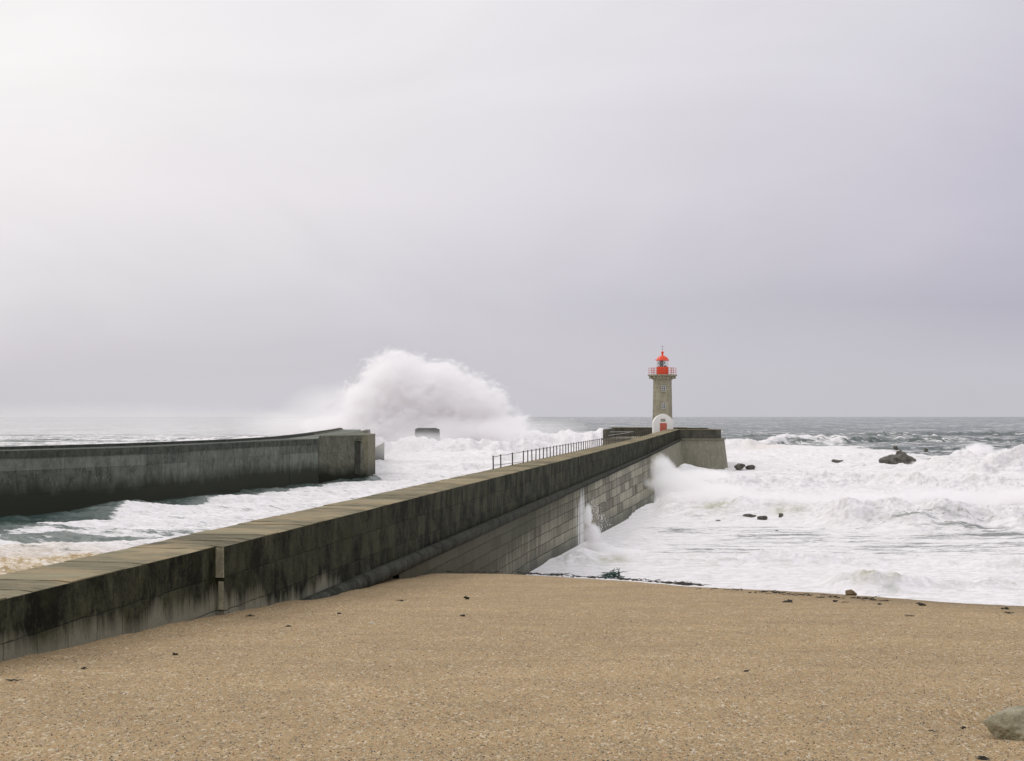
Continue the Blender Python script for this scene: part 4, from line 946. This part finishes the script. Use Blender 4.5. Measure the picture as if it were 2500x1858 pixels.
# pebbles in the near sand, uncountable
def pebbles():
    rs_ = np.random.RandomState(5); n = 60000
    Y = 17.5 + 30 * rs_.rand(n) ** 1.7; X = (rs_.rand(n) * 0.78 - 0.38) * Y; ok = X > wx(Y) + 0.05; X, Y = X[ok], Y[ok]; n = len(X)
    z = 7.6 - 0.0605 * Y + 0.10 * fbm(X * 0.12, Y * 0.10, 3, 5) + 0.030 * fbm(X * 0.9, Y * 0.6, 4, 9)
    dw = X - wx(Y); z += 0.10 * np.exp(-(dw / 1.2) ** 2) * sstep(18, 40, Y) * (1 - sstep(66, 74, Y)) * (0.6 + 0.8 * fbm(Y * 0.35, Y * 0 + 1.3, 3, 21))
    bx_, by_, _ = on_sand(2440, 1765); rr_ = np.hypot((X - bx_) / 1.1, (Y - by_) / 1.5); z -= 0.15 * np.exp(-(np.maximum(rr_ - 0.5, 0) / 0.45) ** 2)
    s_ = 0.004 + 0.011 * rs_.rand(n) ** 3
    base = np.array([(1, 0, 0), (0, 1, 0), (-1, 0, 0), (0, -1, 0), (0, 0, 0.8), (0, 0, -0.8)]); F_ = np.array([(0, 1, 4), (1, 2, 4), (2, 3, 4), (3, 0, 4), (1, 0, 5), (2, 1, 5), (3, 2, 5), (0, 3, 5)])
    jit = 1 + 0.35 * (rs_.rand(n, 6, 1) - 0.5); an = rs_.rand(n) * 6.28; ca, sa = np.cos(an), np.sin(an)
    b2 = base[None] * jit * s_[:, None, None]; xx = b2[..., 0] * ca[:, None] * 1.4 - b2[..., 1] * sa[:, None]; yy = b2[..., 0] * sa[:, None] * 1.4 + b2[..., 1] * ca[:, None]
    v_ = np.stack([xx + X[:, None], yy + Y[:, None], b2[..., 2] + z[:, None] + s_[:, None] * 0.3], -1).reshape(-1, 3)
    f_ = (F_[None] + (np.arange(n) * 6)[:, None, None]).reshape(-1)
    me = bpy.data.meshes.new('pebbles'); me.vertices.add(len(v_)); me.vertices.foreach_set('co', v_.astype(np.float32).ravel()); nf = len(f_) // 3
    me.loops.add(nf * 3); me.loops.foreach_set('vertex_index', f_.astype(np.int32)); me.polygons.add(nf)
    me.polygons.foreach_set('loop_start', np.arange(0, nf * 3, 3, dtype=np.int32)); me.polygons.foreach_set('loop_total', np.full(nf, 3, np.int32)); me.update(calc_edges=True)
    m, t, b = mat('mixed_grit'); ri = N(t, 'ShaderNodeNewGeometry').outputs['Random Per Island']
    t.links.new(ramp_(t, ri, [(0.0, (0.07, 0.065, 0.06)), (0.25, (0.20, 0.15, 0.09)), (0.45, (0.42, 0.29, 0.17)), (0.62, (0.50, 0.24, 0.10)), (0.72, (0.62, 0.52, 0.38)), (0.93, (0.80, 0.76, 0.68))], 'CONSTANT'), b.inputs['Base Color'])
    b.inputs['Roughness'].default_value = 0.7; me.materials.append(m)
    o = bpy.data.objects.new('pebbles', me); C.objects.link(o); return tag(o, 'coarse grit and tiny pebbles scattered through the near sand', 'pebbles', kind='stuff')
pebbles()

# ------------------------------------------------------------------ spray
def spray_mat(name, ells, centre, dens_, nscale, amp, lo, hi, detail=6, col=(0.97, 0.955, 0.965), vs=(1, 1, 1), dist=0.6, aniso=0.0):
    """water-drop mist: density from a union of ellipsoids eaten away by turbulence"""
    m = bpy.data.materials.new(name); m.use_nodes = True; t = m.node_tree; t.nodes.clear()
    p = pos(t); acc = None
    for (c, r) in ells:
        sb = N(t, 'ShaderNodeVectorMath', operation='SUBTRACT'); t.links.new(p, sb.inputs[0]); sb.inputs[1].default_value = c
        dv = N(t, 'ShaderNodeVectorMath', operation='DIVIDE'); t.links.new(sb.outputs[0], dv.inputs[0]); dv.inputs[1].default_value = r
        ln = N(t, 'ShaderNodeVectorMath', operation='LENGTH'); t.links.new(dv.outputs[0], ln.inputs[0])
        s_ = math_(t, 'SUBTRACT', 1.0, ln.outputs['Value'])
        acc = s_ if acc is None else math_(t, 'SMOOTH_MAX', acc, s_, 0.25)
    nz_ = noise_(t, p, nscale, detail, 0.62, dist, vscale=vs)
    f = math_(t, 'ADD', acc, math_(t, 'MULTIPLY', math_(t, 'SUBTRACT', nz_, 0.5), amp))
    mr = N(t, 'ShaderNodeMapRange'); mr.clamp = True; t.links.new(f, mr.inputs[0])
    for i, v_ in enumerate((lo, hi, 0.0, dens_)): mr.inputs[i + 1].default_value = v_
    pv = N(t, 'ShaderNodeVolumePrincipled'); pv.inputs['Color'].default_value = (*col, 1); pv.inputs['Anisotropy'].default_value = aniso
    t.links.new(mr.outputs[0], pv.inputs['Density'])
    o = N(t, 'ShaderNodeOutputMaterial'); t.links.new(pv.outputs[0], o.inputs['Volume']); return m
def spray(name, ells, dens_, nscale, amp, lo, hi, label, cat='spray', pad=1.28, zmin=-0.6, **kw):
    m = spray_mat(name + '_mist', ells, None, dens_, nscale, amp, lo, hi, **kw)
    bm = bmesh.new()
    for c, r in ells:
        g_ = bmesh.ops.create_icosphere(bm, subdivisions=4, radius=1.0)
        for v_ in g_['verts']: v_.co = Vector((c[0] + v_.co.x * r[0] * pad, c[1] + v_.co.y * r[1] * pad, max(zmin, c[2] + v_.co.z * r[2] * pad)))
    me = bpy.data.meshes.new('tmp'); bm.to_mesh(me); bm.free(); t_ = bpy.data.objects.new('tmp', me); C.objects.link(t_)
    md = t_.modifiers.new('r', 'REMESH'); md.mode = 'VOXEL'; md.voxel_size = min(min(r) for _, r in ells) / 5
    dg = bpy.context.evaluated_depsgraph_get(); me2 = bpy.data.meshes.new_from_object(t_.evaluated_get(dg)); bpy.data.objects.remove(t_); bpy.data.meshes.remove(me)
    me2.materials.clear(); me2.materials.append(m); me2.name = name
    o = bpy.data.objects.new(name, me2); C.objects.link(o); return tag(centred(o), label, cat)
def W(px, py, D): return ((px - 1250) / F * D, D, CAMH - (py - 1017) / F * D)
PD = 470
k = PD / F
spray('spray_plume', [
    (W(965, 925, PD), (95 * k, 11, 78 * k)), (W(1060, 950, PD), (105 * k, 12, 82 * k)), (W(1140, 985, PD), (105 * k, 12, 75 * k)), (W(915, 990, PD), (88 * k, 11, 76 * k)),
    (W(1195, 1000, PD), (60 * k, 9, 60 * k)), (W(1120, 1040, PD), (190 * k, 13, 50 * k)), (W(940, 1045, PD), (210 * k, 13, 50 * k))],
    0.40, 0.24, 1.95, 0.10, 0.34, 'huge towering plume of white spray bursting up beyond the harbour mouth', detail=12, vs=(0.80, 1, 1.15), dist=1.3, col=(1.0, 0.993, 0.995))
spray('drifting_mist', [(W(850, 1000, 480), (190 * k, 16, 75 * k)), (W(760, 1035, 480), (230 * k, 16, 42 * k)), (W(1220, 1050, 445), (230 * k, 14, 32 * k)), (W(960, 1085, 330), (130 * k, 8, 40 * k)), (W(1040, 1072, 402), (100 * k, 9, 17 * k))],
      0.06, 0.06, 0.9, 0.0, 0.7, 'thin pale mist drifting low beside the big plume over the breakwater end', cat='mist', detail=5, col=(0.995, 0.985, 0.99))
spray('sea_mist', [((-250, 820, 5), (230, 70, 15)), ((-110, 760, 4), (150, 60, 12))], 0.014, 0.02, 0.6, 0.0, 0.8, 'faint pale sea mist hanging over the horizon behind the left breakwater', cat='mist', detail=3, col=(1.0, 0.993, 0.995))
q = 200 / F
spray('spray_burst', [(W(1618, 1150, 214), (34 * q, 8, 46 * q)), (W(1650, 1195, 200), (85 * q, 9, 58 * q)), (W(1745, 1215, 195), (130 * q, 9, 40 * q)), (W(1710, 1170, 228), (110 * q, 12, 30 * q))],
      0.55, 0.60, 1.7, 0.10, 0.5, 'white burst of spray climbing the pier wall below the lighthouse', detail=10, col=(1.0, 0.993, 0.995), vs=(1.0, 1, 0.8), dist=1.2, pad=1.5)
spray('breaker_spray', [(W(2385, 1108, 288), (62 * q, 6, 42 * q)), (W(2480, 1115, 288), (110 * q, 6, 36 * q)), (W(2300, 1135, 290), (120 * q, 6, 20 * q))],
      0.75, 0.45, 1.8, 0.08, 0.45, 'spray rising off the tall outer breaker at the right edge', detail=8, col=(0.995, 0.985, 0.99))
q = 152 / F
spray('surf_mist', [(W(1700, 1215, 166), (120 * q, 5, 24 * q)), (W(1900, 1222, 162), (160 * q, 5, 26 * q)), (W(2110, 1225, 156), (160 * q, 5, 32 * q)), (W(2300, 1220, 153), (170 * q, 5, 34 * q)), (W(2520, 1215, 153), (170 * q, 5, 34 * q))],
      0.55, 0.9, 1.8, 0.10, 0.6, 'low mist of fine spray along the long white bore at right', cat='mist', detail=8, col=(0.995, 0.985, 0.99))
# water thrown up the pier wall close to the beach: a ragged sheet, and its drops
q = 118 / F
spray('wall_splash', [(W(1436, 1262, 118), (12 * q, 0.7, 34 * q)), (W(1446, 1305, 118), (24 * q, 0.9, 32 * q)), (W(1462, 1345, 117), (44 * q, 1.3, 26 * q)), (W(1500, 1352, 114), (46 * q, 1.3, 16 * q)), (W(1545, 1350, 114), (40 * q, 1.2, 10 * q))],
      4.0, 2.6, 1.7, 0.05, 0.45, 'tall white splash of a wave slapping the granite pier wall near the beach', cat='splash', detail=9, col=(1.0, 0.993, 0.995), vs=(1.1, 1, 0.8), dist=1.0)
def splash():
    rs_ = np.random.RandomState(8)
    mb = MB()
    for _ in range(520):
        t_ = rs_.rand() ** 0.8; x = 5.8 + 0.6 * rs_.rand() + 2.6 * (1 - t_) * (0.7 + 0.4 * rs_.rand()) + abs(rs_.normal()) * 0.35; y = 117 + rs_.normal() * 0.7; z = 4.3 * t_ * (0.8 + 0.3 * rs_.rand())
        x = x - 0.0; r_ = 0.010 + 0.035 * rs_.rand() ** 4
        mb.add([(x + r_, y, z), (x - r_, y, z), (x, y + r_, z), (x, y - r_, z), (x, y, z + r_ * 1.5), (x, y, z - r_)], [(0, 2, 4), (2, 1, 4), (1, 3, 4), (3, 0, 4), (2, 0, 5), (1, 2, 5), (3, 1, 5), (0, 3, 5)])
    tag(centred(mb.build('splash_drops', M['foam_lump'])), 'flying drops of water round the splash on the pier wall', 'water drops', kind='stuff')
splash()
# drops torn off the top and lee edge of the plume, in jets
def jets():
    rs_ = np.random.RandomState(21); mb = MB()
    edge = [(800, 985, -.5, .6), (850, 935, -.6, .8), (890, 890, -.5, .9), (930, 868, -.2, 1), (965, 856, .3, 1), (1000, 862, .6, .8), (1040, 872, .8, .7), (1085, 880, 1, .5), (1120, 892, 1, .4), (1155, 915, 1, .35), (1190, 940, 1, .25), (1215, 962, 1, .2), (1235, 985, 1, .1), (1240, 1010, 1, 0), (1255, 1035, 1, 0)]
    for _ in range(150):
        i = rs_.randint(0, len(edge) - 1); f = rs_.rand(); a, b2 = np.array(edge[i], float), np.array(edge[i + 1], float); e = a + (b2 - a) * f
        p0 = np.array(W(e[0], e[1] + 22, PD - 2)); d_ = np.array([e[2], 0, e[3]]) + rs_.normal(size=3) * 0.22; d_ /= np.linalg.norm(d_); L = rs_.uniform(1.5, 5.0)
        for _ in range(rs_.randint(14, 40)):
            t_ = rs_.rand() ** 1.6; p = p0 + d_ * (L * t_ + 0.5) + rs_.normal(size=3) * (0.22 + 0.35 * t_) + np.array([0, 0, -0.9 * t_ * t_]); r_ = rs_.uniform(0.03, 0.13) * (1.1 - 0.7 * t_); x, y, z = p
            mb.add([(x + r_, y, z), (x - r_, y, z), (x, y + r_, z), (x, y - r_, z), (x, y, z + r_), (x, y, z - r_)], [(0, 2, 4), (2, 1, 4), (1, 3, 4), (3, 0, 4), (2, 0, 5), (1, 2, 5), (3, 1, 5), (0, 3, 5)])
    tag(centred(mb.build('plume_drops', M['foam_lump'])), 'jets of drops torn off the ragged edge of the big spray plume', 'water drops', kind='stuff')
jets()
